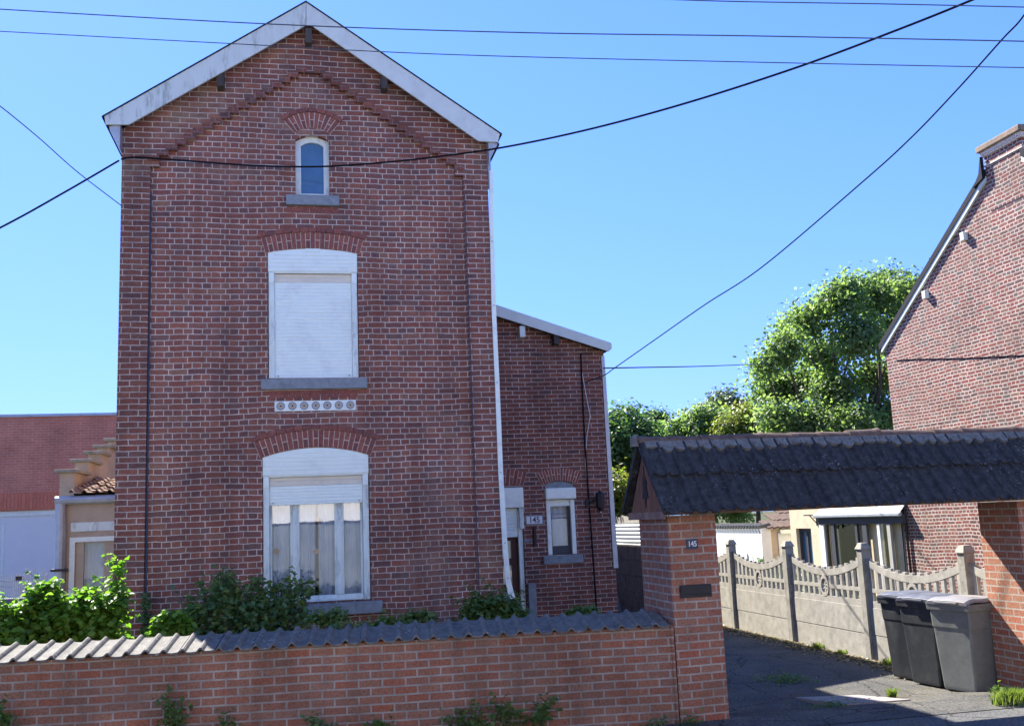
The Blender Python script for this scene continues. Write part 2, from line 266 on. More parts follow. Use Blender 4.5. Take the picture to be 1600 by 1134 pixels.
def asphalt(name, col, patch, moss=None):
    mt, nt, b = new_mat(name)
    tc = N(nt, 'ShaderNodeTexCoord')
    n1 = N(nt, 'ShaderNodeTexNoise'); n1.inputs['Scale'].default_value = 160; n1.inputs['Detail'].default_value = 3; nt.links.new(tc.outputs['Object'], n1.inputs['Vector'])
    n2 = N(nt, 'ShaderNodeTexNoise'); n2.inputs['Scale'].default_value = 1.3; n2.inputs['Detail'].default_value = 8; n2.inputs['Roughness'].default_value = .65; nt.links.new(tc.outputs['Object'], n2.inputs['Vector'])
    r1 = ramp(nt, [(.3, tuple(c * .5 for c in col)), (.72, tuple(c * 1.6 for c in col))]); nt.links.new(n1.outputs['Fac'], r1.inputs[0])
    r2 = ramp(nt, [(.42, (0, 0, 0)), (.66, (.8, .8, .8))]); nt.links.new(n2.outputs['Fac'], r2.inputs[0])
    out = mix(nt, r1.outputs[0], patch, r2.outputs[0])
    if moss:
        n3 = N(nt, 'ShaderNodeTexNoise'); n3.inputs['Scale'].default_value = 2.6; n3.inputs['Detail'].default_value = 10; n3.inputs['Roughness'].default_value = .7
        mp = N(nt, 'ShaderNodeMapping'); mp.inputs['Location'].default_value = (4, 8, 0); nt.links.new(tc.outputs['Object'], mp.inputs[0]); nt.links.new(mp.outputs[0], n3.inputs['Vector'])
        r3 = ramp(nt, [(.56, (0, 0, 0)), (.68, (.85, .85, .85))]); nt.links.new(n3.outputs['Fac'], r3.inputs[0])
        out = mix(nt, out, moss, r3.outputs[0])
    n5 = N(nt, 'ShaderNodeTexNoise'); n5.inputs['Scale'].default_value = 38; n5.inputs['Detail'].default_value = 6; n5.inputs['Roughness'].default_value = .8; nt.links.new(tc.outputs['Object'], n5.inputs['Vector'])
    r5 = ramp(nt, [(.34, (.42,) * 3), (.5, (.95,) * 3), (.68, (1.9,) * 3)]); nt.links.new(n5.outputs['Fac'], r5.inputs[0])
    out = mix(nt, out, r5.outputs[0], 1.0, 'MULTIPLY')
    vo = N(nt, 'ShaderNodeTexVoronoi'); vo.feature = 'DISTANCE_TO_EDGE'; vo.inputs['Scale'].default_value = .9
    wv = N(nt, 'ShaderNodeVectorMath', operation='MULTIPLY_ADD'); nt.links.new(n2.outputs['Color'], wv.inputs[0]); wv.inputs[1].default_value = (.5, .5, 0); nt.links.new(tc.outputs['Object'], wv.inputs[2]); nt.links.new(wv.outputs[0], vo.inputs['Vector'])
    r6 = ramp(nt, [(.0, (.3,) * 3), (.012, (1,) * 3)]); nt.links.new(vo.outputs['Distance'], r6.inputs[0])
    out = mix(nt, out, r6.outputs[0], 1.0, 'MULTIPLY')
    nt.links.new(out, b.inputs['Base Color']); b.inputs['Roughness'].default_value = .95; b.inputs['Specular IOR Level'].default_value = .1
    bump(nt, b, n5.outputs['Fac'], .8, .012)
    return mt
M['driveway'] = asphalt('driveway', (.085, .084, .08), (.15, .14, .12), (.11, .095, .055))
M['road'] = asphalt('road', (.13, .128, .125), (.16, .155, .15))
M['pavement'] = asphalt('pavement', (.27, .26, .25), (.33, .32, .30))
M['near_pavement'] = asphalt('near_pavement', (.10, .10, .10), (.14, .137, .13), (.12, .11, .08))
M['earth'] = asphalt('earth', (.07, .075, .035), (.06, .08, .03), (.11, .09, .05))

# ------------------------------------------------------------------ mesh building
BASE = {}
def empty(name, loc, rz=0.0):
    o = bpy.data.objects.new(name, None); COL.objects.link(o)
    o.empty_display_size = .2; o.location = loc; o.rotation_euler = (0, 0, rz)
    BASE[o.name] = Matrix.Translation(Vector(loc)) @ Matrix.Rotation(rz, 4, 'Z')
    return o
def tag(o, label=None, cat=None, group=None, kind=None):
    if label: o['label'] = label
    if cat: o['category'] = cat
    if group: o['group'] = group
    if kind: o['kind'] = kind
    return o
def thing(name, loc, label, cat, rz=0.0, group=None):
    return tag(empty(name, loc, rz), label, cat, group)

class MB:
    def __init__(s): s.v = []; s.f = []; s.mi = []; s.m = 0
    def add(s, vs, fs):
        b = len(s.v); s.v += [tuple(p) for p in vs]
        for f in fs: s.f.append(tuple(i + b for i in f)); s.mi.append(s.m)
        return s
    def box(s, x0, x1, y0, y1, z0, z1):
        return s.add([(x0, y0, z0), (x1, y0, z0), (x1, y1, z0), (x0, y1, z0), (x0, y0, z1), (x1, y0, z1), (x1, y1, z1), (x0, y1, z1)],
                     [(0, 3, 2, 1), (4, 5, 6, 7), (0, 1, 5, 4), (1, 2, 6, 5), (2, 3, 7, 6), (3, 0, 4, 7)])
    def hexa(s, b4, t4):
        return s.add(list(b4) + list(t4), [(0, 3, 2, 1), (4, 5, 6, 7), (0, 1, 5, 4), (1, 2, 6, 5), (2, 3, 7, 6), (3, 0, 4, 7)])
    def bar(s, p, q, w, h, upv=(0, 0, 1)):
        p, q = Vector(p), Vector(q); d = (q - p).normalized(); a = d.cross(Vector(upv))
        if a.length < 1e-4: a = Vector((1, 0, 0))
        a.normalize(); c = a.cross(d); a *= w / 2; c *= h / 2
        return s.hexa([p - a - c, p + a - c, p + a + c, p - a + c], [q - a - c, q + a - c, q + a + c, q - a + c])
    def tube(s, pts, r, n=8, cap=True):
        pts = [Vector(p) for p in pts]; rs = r if isinstance(r, (list, tuple)) else [r] * len(pts)
        b = len(s.v); ref = None
        for i, p in enumerate(pts):
            d = (pts[min(i + 1, len(pts) - 1)] - pts[max(i - 1, 0)]).normalized()
            if ref is None:
                ref = d.cross(Vector((0, 0, 1)))
                if ref.length < 1e-3: ref = d.cross(Vector((1, 0, 0)))
            a = (ref - d * ref.dot(d)).normalized(); ref = a; c = d.cross(a)
            for k in range(n):
                t = 2 * math.pi * k / n; s.v.append(tuple(p + (a * math.cos(t) + c * math.sin(t)) * rs[i]))
        for i in range(len(pts) - 1):
            for k in range(n):
                k2 = (k + 1) % n; s.f.append((b + i * n + k, b + i * n + k2, b + (i + 1) * n + k2, b + (i + 1) * n + k)); s.mi.append(s.m)
        if cap:
            s.f.append(tuple(b + k for k in range(n))[::-1]); s.mi.append(s.m)
            e = b + (len(pts) - 1) * n; s.f.append(tuple(e + k for k in range(n))); s.mi.append(s.m)
        return s
    def plate(s, outer, holes, y0, y1, axis='Y'):
        """polygon in (x,z) with holes, thick from y0 (front) to y1; axis 'X': polygon in (y,z), thick in x"""
        loops = [outer] + list(holes)
        def P(a, z, t): return (a, t, z) if axis == 'Y' else (t, a, z)
        flat = [p for l in loops for p in l]
        tris = tessellate_polygon([[Vector((a, z, 0)) for a, z in l] for l in loops])
        n = len(flat)
        vs = [P(a, z, y0) for a, z in flat] + [P(a, z, y1) for a, z in flat]
        fs = []
        for t in tris:
            (ax, az), (bx, bz), (cx, cz) = (flat[i] for i in t)
            ccw = (bx - ax) * (cz - az) - (bz - az) * (cx - ax) > 0
            if axis == 'X': ccw = not ccw
            t2 = tuple(t) if ccw else tuple(t)[::-1]
            fs.append(t2); fs.append(tuple(i + n for i in t2[::-1]))
        o = 0
        for li, l in enumerate(loops):
            k = len(l); ar = sum(l[i][0] * l[(i + 1) % k][1] - l[(i + 1) % k][0] * l[i][1] for i in range(k))
            flip = (ar > 0) != (li == 0)
            if axis == 'X': flip = not flip
            for i in range(k):
                a, b2 = o + i, o + (i + 1) % k
                q = (a, a + n, b2 + n, b2)
                fs.append(q if not flip else q[::-1])
            o += k
        return s.add(vs, fs)
    def disc(s, c, r, y0, y1, n=20):
        return s.plate([(c[0] + r * math.cos(2 * math.pi * k / n), c[1] + r * math.sin(2 * math.pi * k / n)) for k in range(n)], [], y0, y1)
    def build(s, name, mats, parent=None, bevel=0.0, smooth=False, local=False, fixn=False):
        if not isinstance(mats, (list, tuple)): mats = [mats]
        vs = s.v
        if parent is not None and not local:
            root = parent
            while root.parent: root = root.parent
            inv = BASE[root.name].inverted(); vs = [tuple(inv @ Vector(p)) for p in vs]
        me = bpy.data.meshes.new(name); me.from_pydata(vs, [], s.f)
        for mm in mats: me.materials.append(mm)
        if len(mats) > 1: me.polygons.foreach_set('material_index', s.mi)
        if smooth: me.polygons.foreach_set('use_smooth', [True] * len(me.polygons))
        me.update()
        o = bpy.data.objects.new(name, me); COL.objects.link(o)
        if fixn:
            import bmesh
            bm = bmesh.new(); bm.from_mesh(me); bmesh.ops.recalc_face_normals(bm, faces=bm.faces); bm.to_mesh(me); bm.free()
        if parent is not None: o.parent = parent
        if bevel:
            md = o.modifiers.new('bevel', 'BEVEL'); md.width = bevel; md.segments = 2; md.limit_method = 'ANGLE'; md.angle_limit = R(40)
        return o

def solo(mb, name, mats, label, cat, loc=None, **kw):
    """a thing that is one mesh, with its origin at loc"""
    g = kw.pop('group', None)
    if loc is not None:
        L = Vector(loc); mb.v = [tuple(Vector(p) - L) for p in mb.v]
    o = mb.build(name, mats, **kw)
    if loc is not None: o.location = loc
    return tag(o, label, cat, g)

def text_mesh(body, size, depth=.003, bold=.0):
    c = bpy.data.curves.new('writing', 'FONT'); c.body = body; c.size = size; c.extrude = depth; c.align_x = 'CENTER'; c.align_y = 'CENTER'; c.offset = bold
    o = bpy.data.objects.new('writing', c); COL.objects.link(o)
    dg = bpy.context.evaluated_depsgraph_get(); me = bpy.data.meshes.new_from_object(o.evaluated_get(dg))
    bpy.data.objects.remove(o)
    vs = [tuple(v.co) for v in me.vertices]; fs = [tuple(p.vertices) for p in me.polygons]
    return vs, fs
def writing(mb, body, size, cx, y, cz, bold=0.0, squeeze=1.0):
    vs, fs = text_mesh(body, size, .003, bold)
    return mb.add([(cx + v[0] * squeeze, y - v[2], cz + v[1]) for v in vs], fs)

def arc(xc, wd, zs, rise, n=14):
    Rr = (wd * wd / 4 + rise * rise) / (2 * rise); zc = zs + rise - Rr; t = math.asin(wd / 2 / Rr)
    return [(xc + Rr * math.sin(-t + 2 * t * k / n), zc + Rr * math.cos(-t + 2 * t * k / n)) for k in range(n + 1)]
def opening(xc, wd, z0, zs, rise):
    a = arc(xc, wd, zs, rise); return [(xc - wd / 2, z0), (xc + wd / 2, z0)] + a[::-1]
def arch(parent, xc, wd, zs, rise, th, y, n, mat='voussoir', splay=0.04, label=True):
    """segmental brick arch of separate voussoirs, over a mortar bed, with a header course on top"""
    Rr = (wd * wd / 4 + rise * rise) / (2 * rise); zc = zs + rise - Rr; t = math.asin(min(1, wd / 2 / Rr)) + splay * .35
    def P(a, r): return (xc + r * math.sin(a), zc + r * math.cos(a))
    mb = MB(); mb.m = 1
    k = 16; inner = [P(-t + 2 * t * i / k, Rr) for i in range(k + 1)]; outer = [P(t - 2 * t * i / k, Rr + th) for i in range(k + 1)]
    mb.plate(inner + outer, [], y - .004, y + .02)
    mb.m = 0
    for i in range(n):
        a0 = -t + 2 * t * i / n; a1 = -t + 2 * t * (i + 1) / n; g = .0045 / Rr
        segs = [(0.0, th)] if i % 2 == 0 else [(0.0, th * .48), (th * .53, th)]
        for s0, s1 in segs:
            j = rng.uniform(-.002, .002)
            mb.plate([P(a0 + g, Rr + s0 + .001), P(a1 - g, Rr + s0 + .001), P(a1 - g, Rr + s1), P(a0 + g, Rr + s1)], [], y - .010 + j, y - .002)
    if label:
        nn = int(n * .62) | 1; t2 = t + .012
        for i in range(nn):
            a0 = -t2 + 2 * t2 * i / nn; a1 = -t2 + 2 * t2 * (i + 1) / nn; g = .004 / Rr
            mb.plate([P(a0 + g, Rr + th + .008), P(a1 - g, Rr + th + .008), P(a1 - g, Rr + th + .068), P(a0 + g, Rr + th + .068)], [], y - .022, y - .001)
    return mb.build('arch', [M[mat], M['mortar']], parent, fixn=True)

def slats(mb, x0, x1, z0, z1, y, pitch, bulge=.007):
    n = max(1, round((z1 - z0) / pitch)); p = (z1 - z0) / n; zs = []
    for i in range(n):
        for f, b in ((0, 0), (.12, .75), (.5, 1), (.86, .8), (.985, 0)): zs.append((z0 + (i + f) * p, y - bulge * b))
    zs.append((z1, y))
    vs = []; fs = []
    for z, yy in zs: vs += [(x0, yy, z), (x1, yy, z)]
    for i in range(len(zs) - 1): fs.append((2 * i, 2 * i + 1, 2 * i + 3, 2 * i + 2))
    b = len(vs)
    vs += [(x0, y + .012, z0), (x1, y + .012, z0), (x1, y + .012, z1), (x0, y + .012, z1)]; fs.append((b + 1, b, b + 3, b + 2))
    return mb.add(vs, fs)

def curtain(mb, x0, x1, z0, z1, y, folds, amp=.02, gather=0.0):
    n = folds * 8; vs = []; fs = []; ph = rng.uniform(0, 6)
    rows = 7
    for j in range(rows):
        v = j / (rows - 1); z = z1 + (z0 - z1) * v
        for i in range(n + 1):
            u = i / n; x = x0 + (x1 - x0) * u * (1 - gather * v) ; vs.append((x, y + amp * math.sin(2 * math.pi * folds * u + ph + .5 * v) * (.6 + .4 * math.sin(9 * u)), z))
    for j in range(rows - 1):
        for i in range(n): a = j * (n + 1) + i; fs.append((a, a + n + 1, a + n + 2, a + 1))
    return mb.add(vs, fs)

# ------------------------------------------------------------------ ground
def ground_z(y): return 0.0 if y < 9.55 else (-.115 if y > 10.4 else -.115 * (y - 9.55) / .85)
def sheet(name, x0, x1, ys, mat, dz, zf=ground_z):
    mb = MB(); vs = [(x, y, zf(y) + dz) for y in ys for x in (x0, x1)]
    mb.add(vs, [(2 * i, 2 * i + 1, 2 * i + 3, 2 * i + 2) for i in range(len(ys) - 1)])
    return tag(mb.build(name, mat), kind='structure')
sheet('ground', -900, 900, [-900, -40, 4.4, 9.55, 10.4, 60, 1500], M['earth'], -.16, lambda y: 0 if y < 4.5 else ground_z(y) + .155)
sheet('road', -200, 200, [-3.6, 4.3], M['road'], -.125, lambda y: 0)
mb = MB(); mb.box(-200, 200, 4.3, 4.45, -.3, .004); tag(mb.build('kerb', M['concrete_dark'], bevel=.01), kind='structure')
sheet('pavement', -200, 200, [4.45, 9.53], M['near_pavement'], .002, lambda y: 0)
mb = MB(); mb.box(-200, 200, -3.75, -3.6, -.3, .004); tag(mb.build('far_kerb', M['concrete_dark']), kind='structure')
sheet('far_pavement', -200, 200, [-6.5, -3.75], M['pavement'], .002, lambda y: 0)
sheet('driveway', 3.0, 7.66, [8.9, 9.55, 10.4, 34], M['driveway'], .008)

# ------------------------------------------------------------------ the brick house
YF, YP, YB = 13.465, 13.405, 22.0          # recessed field, proud pilaster face, back wall
XL, XR, XC = -2.36, 2.59, 0.115
EAVE, APEX = 7.40, 9.10
house = thing('brick_house', (XC, YF, 0), 'tall narrow red brick gabled house with white bargeboards and roller shutters behind the low wall', 'house')
W0 = dict(xc=.13, w=.46, z0=6.56, zs=7.36, rise=.075)
W1 = dict(xc=.124, w=1.205, z0=4.005, zs=5.735, rise=.062)
W2 = dict(xc=.137, w=1.385, z0=1.06, zs=2.955, rise=.115)
gable = [(XL, -.4), (XR, -.4), (XR, EAVE), (XC, APEX), (XL, EAVE)]
ops = [opening(q['xc'], q['w'], q['z0'], q['zs'], q['rise']) for q in (W0, W1, W2)]
mb = MB(); mb.plate(gable, ops, YF, YF + .3)
mb.build('wall', M['house_brick'], house)
# proud border: pilasters and the stepped corbelling that follows the gable
zl, zt = 6.885, 8.33; inner = [(-2.0, -.35), (-2.0, zl)]
ns = 18
for i in range(ns):
    x = -2.0 + (XC + 2.0 - .05) * (i + 1) / ns; z = zl + (zt - zl) * (i + 1) / ns
    inner += [(inner[-1][0], z), (x, z)] if i else [(x, zl), (x, z)]
right = [(2 * XC + .005 - (x - .0) if x > -1.99 else 2.24, z) for x, z in inner][::-1]
border_hole = inner + right
hole = []
for p in border_hole:
    if not hole or (abs(p[0] - hole[-1][0]) + abs(p[1] - hole[-1][1]) > 1e-4): hole.append(p)
mb = MB(); mb.plate([(XL - .002, -.4), (XR + .002, -.4), (XR + .002, EAVE - .003), (XC, APEX - .003), (XL - .002, EAVE - .003)], [hole[::-1]], YP, YF - .001)
pil = mb.build('pilaster', M['pilaster_brick'], house)
# dark stepped course that edges the border
stp = (XC + 2.0 - .05) / ns
for sgn in (-1, 1):
    pts = []; lowp = []
    for i in range(ns):
        xa = -2.0 + stp * i; xb = xa + stp; z = zl + (zt - zl) * (i + 1) / ns
        lowp += [(xa, z), (xb, z)]
    upp = [(x - .035, z + .075) for x, z in lowp][::-1]
    lowp = [(x, z - .002) for x, z in lowp]
    poly_ = lowp + [(lowp[-1][0], lowp[-1][1] + .075)] + upp[1:] + [(lowp[0][0] - .035, lowp[0][1])]
    poly_ = [(2 * XC - x, z) if sgn > 0 else (x, z) for x, z in poly_]
    if sgn > 0: poly_ = poly_[::-1]
    mb = MB(); mb.plate(poly_, [], YP - .013, YP - .001); mb.build('corbel', M['corbel_brick'], house, fixn=True)
# side and back walls, dark floors inside
mb = MB(); mb.box(XL, XL + .3, YF + .301, YB, -.4, EAVE); mb.box(XR - .3, XR, YF + .301, YB, -.4, EAVE); mb.plate(gable, [], YB, YB + .3)
mb.build('side_wall', M['pilaster_brick'], house)
mb = MB(); mb.box(XL + .3, XR - .3, YF + 1.6, YF + 1.65, 0, EAVE); mb.box(XL + .3, XR - .3, YF + .301, YF + 1.6, 3.3, 3.4); mb.box(XL + .3, XR - .3, YF + .301, YF + 1.6, .2, .3)
mb.build('interior', M['interior'], house)
# roof: slabs, bargeboards, soffits, purlin ends
AP = hy(478, 4, 13.2); LT = hy(163, 182, 13.2); RT = hy(781, 209, 13.2)
slope = (AP.z - LT.z) / (AP.x - LT.x)
mb = MB()
for e, sg in ((LT, -1), (RT, 1)):
    mb.hexa([(AP.x, 13.19, AP.z), (e.x + sg * .03, 13.19, e.z - .02), (e.x + sg * .03, YB + .4, e.z - .02), (AP.x, YB + .4, AP.z)],
            [(AP.x, 13.19, AP.z + .022), (e.x + sg * .03, 13.19, e.z + .002), (e.x + sg * .03, YB + .4, e.z + .002), (AP.x, YB + .4, AP.z + .022)])
roof = mb.build('roof', M['slate'], house, fixn=True)
def barge(pts, mat, y0=13.2, y1=13.228):
    mb = MB(); P = [(p.x, p.z) for p in pts]; mb.plate(P, [], y0, y1); return mb.build('bargeboard', M[mat], house)
h3 = lambda x, y: hy(x, y, 13.2)
barge([h3(478, 4), h3(163, 182), h3(165, 194.5), h3(201, 194.8), h3(477.5, 40)], 'barge')
barge([h3(478.6, 4), h3(478.6, 40), h3(487, 40), h3(748, 220.5), h3(778, 222), h3(781, 209)], 'barge_clean')
mb = MB()   # soffit boards under the verge and boxed eaves
for e, sg, xw in ((LT, -1, XL), (RT, 1, XR)):
    za = AP.z - .115; ze = za - slope * abs(AP.x - (xw + sg * .16))
    mb.hexa([(AP.x, 13.23, za - .02), (xw + sg * .16, 13.23, ze - .02), (xw + sg * .16, YB + .3, ze - .02), (AP.x, YB + .3, za - .02)],
            [(AP.x, 13.23, za), (xw + sg * .16, 13.23, ze), (xw + sg * .16, YB + .3, ze), (AP.x, YB + .3, za)])
mb.build('soffit', M['dark_wood'], house, fixn=True)
for sg, xw in ((-1, XL), (1, XR)):
    mb = MB(); mb.plate([(xw + sg * .003, 7.05), (xw + sg * .003, 7.40), (xw + sg * .14, 7.36), (xw + sg * .13, 7.30)], [], 13.24, YB)
    mb.build('eaves_box', M['zinc'], house, fixn=True)
for px, py in ((345, 127), (600, 131), (482, 60)):
    p = hy(px, py, 13.3); mb = MB(); mb.box(p.x - .045, p.x + .045, 13.23, YP + .05, p.z - .1, p.z + .12)
    mb.build('purlin', M['dark_wood'], house, bevel=.006)
mb = MB(); p = hy(479.5, 4, 13.3)
# arches
arch(house, W0['xc'], W0['w'] + .02, W0['zs'] + .1, .085, .22, YF, 11)
arch(house, W1['xc'], W1['w'], W1['zs'], W1['rise'] + .01, .215, YF, 21)
arch(house, W2['xc'], W2['w'], W2['zs'], W2['rise'] + .01, .225, YF, 23, 'voussoir')
# brick filling between attic frame and its arch
def sill(q, x0, x1, z0, z1, proud=.07, parent=house, y=YF):
    mb = MB(); mb.hexa([(x0, y - proud, z0), (x1, y - proud, z0), (x1, y + .16, z0), (x0, y + .16, z0)], [(x0, y - proud, z1 - .012), (x1, y - proud, z1 - .012), (x1, y + .16, z1), (x0, y + .16, z1)])
    return mb.build('sill', M['bluestone'], parent, bevel=.008)

# attic window
win = empty('attic_group', (0, 0, 0)); bpy.data.objects.remove(win)
q = W0; o_ = opening(q['xc'], q['w'], q['z0'], q['zs'], q['rise']); i_ = opening(q['xc'], q['w'] - .15, q['z0'] + .05, q['zs'] - .055, q['rise'] - .02)
mb = MB(); mb.plate(o_, [i_], YF + .09, YF + .15)
fr = mb.build('attic_window', M['white_worn'], house)
mb = MB(); mb.plate(opening(q['xc'], q['w'] - .13, q['z0'] + .04, q['zs'] - .045, q['rise'] - .02), [], YF + .125, YF + .14); mb.build('pane', M['attic_glass'], fr, local=False)
sill(q, q['xc'] - .36, q['xc'] + .36, 6.40, 6.555)
mb = MB(); mb.m = 0
for i in range(7): x = q['xc'] - .3 + i * .1; mb.box(x - .045, x + .045, YF - .008, YF + .02, 6.30, 6.385)
mb.build('soldier_course', M['voussoir_light'], house)

# shutter box: arched white slatted panel over a window
def shutter_window(q, box_h, shut_z0, name, rail_worn):
    xc, wd = q['xc'], q['w']; x0, x1 = xc - wd / 2 + .004, xc + wd / 2 - .004; zt = q['zs']; zb = zt + q['rise'] - box_h
    fr = MB(); fr.box(x0 + .005, x0 + .085, YF + .02, YF + .10, q['z0'] + .004, zb); fr.box(x1 - .085, x1 - .005, YF + .02, YF + .10, q['z0'] + .004, zb)
    fr.box(x0 + .005, x1 - .005, YF + .121, YF + .15, zb - .1, zb + .05); fr.box(x0 + .005, x0 + .085, YF + .10, YF + .121, zb - .1, zb); fr.box(x1 - .085, x1 - .005, YF + .10, YF + .121, zb - .1, zb)
    w_ = fr.build(name, M['white_worn'] if rail_worn else M['white_paint'], house, bevel=.006)
    mb = MB(); a = arc(xc, wd - .008, zt, q['rise']); mb.plate([(x0, zb), (x1, zb)] + a[::-1], [], YF + .006, YF + .12)
    n = int(box_h / .055)
    for i in range(n):
        z = zb + .012 + i * .055
        half = wd / 2 - .02 if z + .045 < zt else max(.1, math.sqrt(max(0, 1 - (z + .045 - zt) / q['rise'])) * (wd / 2 - .05))
        mb.box(xc - half, xc + half, YF - .003, YF + .006, z, z + .044)
    mb.build('shutter_box', M['shutter'], w_, bevel=.003)
    mb = MB(); mb.box(x0 + .086, x1 - .086, YF + .01, YF + .035, zb - .016, zb - .001)
    mb.box(x0 + .008, x0 + .078, YF + .008, YF + .0195, zb - .15, zb - .004); mb.box(x1 - .078, x1 - .008, YF + .008, YF + .0195, zb - .15, zb - .004)
    mb.build('shutter_guide', M['white_paint'], w_, bevel=.003)
    mb = MB(); slats(mb, x0 + .087, x1 - .087, zb - .135, zb - .0165, YF + .055, .055); mb.build('shutter_slats', M['shutter_yellow'], w_)
    mb = MB(); slats(mb, x0 + .087, x1 - .087, shut_z0, zb - .136, YF + .055, .047)
    mb.box(x0 + .087, x1 - .087, YF + .044, YF + .066, shut_z0 - .03, shut_z0 - .001)
    sh = mb.build('roller_shutter', M['shutter'], w_)
    for x in (x0 + .13, x1 - .13): mb = MB(); mb.disc((x, shut_z0 - .005), .014, YF + .03, YF + .046, 10); mb.build('stop', M['zinc'], sh)
    return w_, x0 + .086, x1 - .086, zb
w1, a0, a1, zb = shutter_window(W1, .33, W1['z0'] + .04, 'bedroom_window', True)
sill(W1, -.568, .828, 3.85, 4.0)
mb = MB()
for i in range(14): x = -.42 + i * .083; mb.box(x - .037, x + .037, YF - .006, YF + .01, 3.735, 3.838)
mb.build('soldier_course', M['voussoir_light'], house)

zb2 = 2.66
w2, a0, a1, zb = shutter_window(W2, .36, 2.36, 'living_room_window', True)
mb = MB(); zt2 = 2.72; yb = YF + .10
mb.box(a0, a1, yb, yb + .07, 1.066, 1.145); mb.box(a0, a1, yb, yb + .07, zt2 - .06, zt2)
mb.box(a0, a1, yb - .03, yb - .001, 1.066, 1.10)
xs = [(a0, a0 + .03), (a1 - .03, a1)]
m1, m2 = -.145, .43
for x0, x1 in xs + [(m1 - .06, m1 + .06), (m2 - .06, m2 + .06)]: mb.box(x0, x1, yb + .002, yb + .068, 1.146, zt2 - .061)
for mm in (m1, m2): mb.box(mm - .03, mm + .03, yb - .014, yb + .001, 1.146, zt2 - .061)
cas = mb.build('casement_frame', M['white_worn'], w2, bevel=.006)
for x0, x1 in ((a0 + .025, m1 - .055), (m1 + .055, m2 - .055), (m2 + .055, a1 - .025)):
    mb = MB(); mb.add([(x0, yb + .03, 1.14), (x1, yb + .03, 1.14), (x1, yb + .03, zt2 - .055), (x0, yb + .03, zt2 - .055)], [(0, 1, 2, 3)]); mb.build('pane', M['glass_street'], w2)
for x0, x1, g in ((a0 + .01, m1 + .02, .06), (m1 - .02, .14, .12), (.16, m2 + .03, .04), (m2 - .02, a1, 0)):
    mb = MB(); curtain(mb, x0, x1, 1.14, 2.7, yb + .125, 5, .026, g); mb.build('curtain', M['curtain'], w2, smooth=True)
for px, py in ((497, 812), (432, 861), (494, 861)):
    p = hy(px, py, yb + .08); mb = MB(); mb.disc((p.x, p.z), .036, yb + .08, yb + .086, 16); mb.build('suncatcher', M['tan_disc'], w2)
s2 = sill(W2, -.72, .97, .89, 1.055)
# rosette tiles
pl = hy(429, 626, YF); pr = hy(556, 641, YF); mb = MB(); mb.box(pl.x, pr.x, YF - .012, YF - .001, pr.z + .005, pl.z - .008); tp = mb.build('tile_plaque', M['white_paint'], house, bevel=.002)
for i in range(7):
    cx = pl.x + (pr.x - pl.x) * (i + .52) / 7; cz = (pl.z + pr.z) / 2
    mb = MB(); mb.disc((cx, cz), .056, YF - .016, YF - .012, 20); mb.m = 1; mb.disc((cx, cz), .042, YF - .018, YF - .016, 18)
    mb.m = 0
    for k in range(6): t = k * math.pi / 3; mb.disc((cx + .025 * math.cos(t), cz + .025 * math.sin(t)), .008, YF - .0195, YF - .018, 8)
    mb.m = 2; mb.disc((cx, cz), .011, YF - .02, YF - .018, 10)
    mb.build('rosette', [M['rose_blue'], M['rose_tan'], M['rubber']], tp)
# conduits and corner strip
mb = MB(); mb.tube([(-1.992, YF - .018, 6.53), (-1.985, YF - .018, 4), (-1.975, YF - .018, .6)], .012); mb.build('conduit', M['grey_wire'], house)
mb = MB(); mb.tube([(2.252, YP - .012, 6.6), (2.25, YP - .012, 3.5), (2.255, YP - .012, .6)], .006); mb.build('conduit', M['grey_wire'], house)
mb = MB(); mb.tube([(2.625, YP + .05, 7.2), (2.625, YP + .05, 6.72)], .03, 10); mb.build('downpipe', M['zinc'], house)
st = [(hy(x, y, YP), k) for x, y, k in ((767, 268, .05), (768.5, 380, .055), (771, 480, .06), (776.5, 600, .062), (782, 740, .065), (788.5, 850, .068), (793, 905, .07), (800, 935, .085))]
mb = MB()
for (p, k), (q_, k2) in zip(st[:-1], st[1:]):
    mb.hexa([(p.x - k / 2, YP - .03, p.z), (p.x + k / 2, YP - .03, p.z), (p.x + k / 2, YP - .002, p.z), (p.x - k / 2, YP - .002, p.z)],
            [(q_.x - k2 / 2, YP - .03, q_.z + .002), (q_.x + k2 / 2, YP - .03, q_.z + .002), (q_.x + k2 / 2, YP - .002, q_.z + .002), (q_.x - k2 / 2, YP - .002, q_.z + .002)])
cs = mb.build('corner_strip', M['white_paint'], house, fixn=True)
for p, k in st[1:]: mb = MB(); mb.disc((p.x, p.z + .02), .011, YP - .036, YP - .03, 8); mb.build('screw', M['zinc'], cs)

# annex on the right, set back
YA = 17.14; AX0, AX1 = 2.605, 5.335
fz = lambda x: 5.05 - .334 * (x - 5.43)
door = (2.95, 3.70, .05, 2.58); aw = dict(xc=4.385, w=.52, z0=1.385, zs=2.60, rise=.06)
hole_d = [(door[0], -.3), (door[1], -.3), (door[1], door[3]), (door[0], door[3])]
mb = MB(); mb.plate([(AX0, -.4), (AX1, -.4), (AX1, fz(AX1) - .1), (AX0, fz(AX0) - .1)], [hole_d, opening(aw['xc'], aw['w'], aw['z0'], aw['zs'], aw['rise'])], YA, YA + .3)
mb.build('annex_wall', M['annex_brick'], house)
mb = MB(); mb.box(AX1 - .3, AX1, YA + .301, 28, -.4, fz(AX1) - .1); mb.box(AX0, AX1 - .301, 27.7, 28, -.4, 4.9); mb.build('annex_side_wall', M['annex_brick'], house)  # unseen rear of the annex lengthened so its shadow covers the panel wall
mb = MB(); mb.box(AX0, AX1 - .31, YA + 1.3, YA + 1.35, -.2, 4.6); mb.build('interior', M['interior'], house)
mb = MB(); e0, e1 = AX0 + .002, 5.42
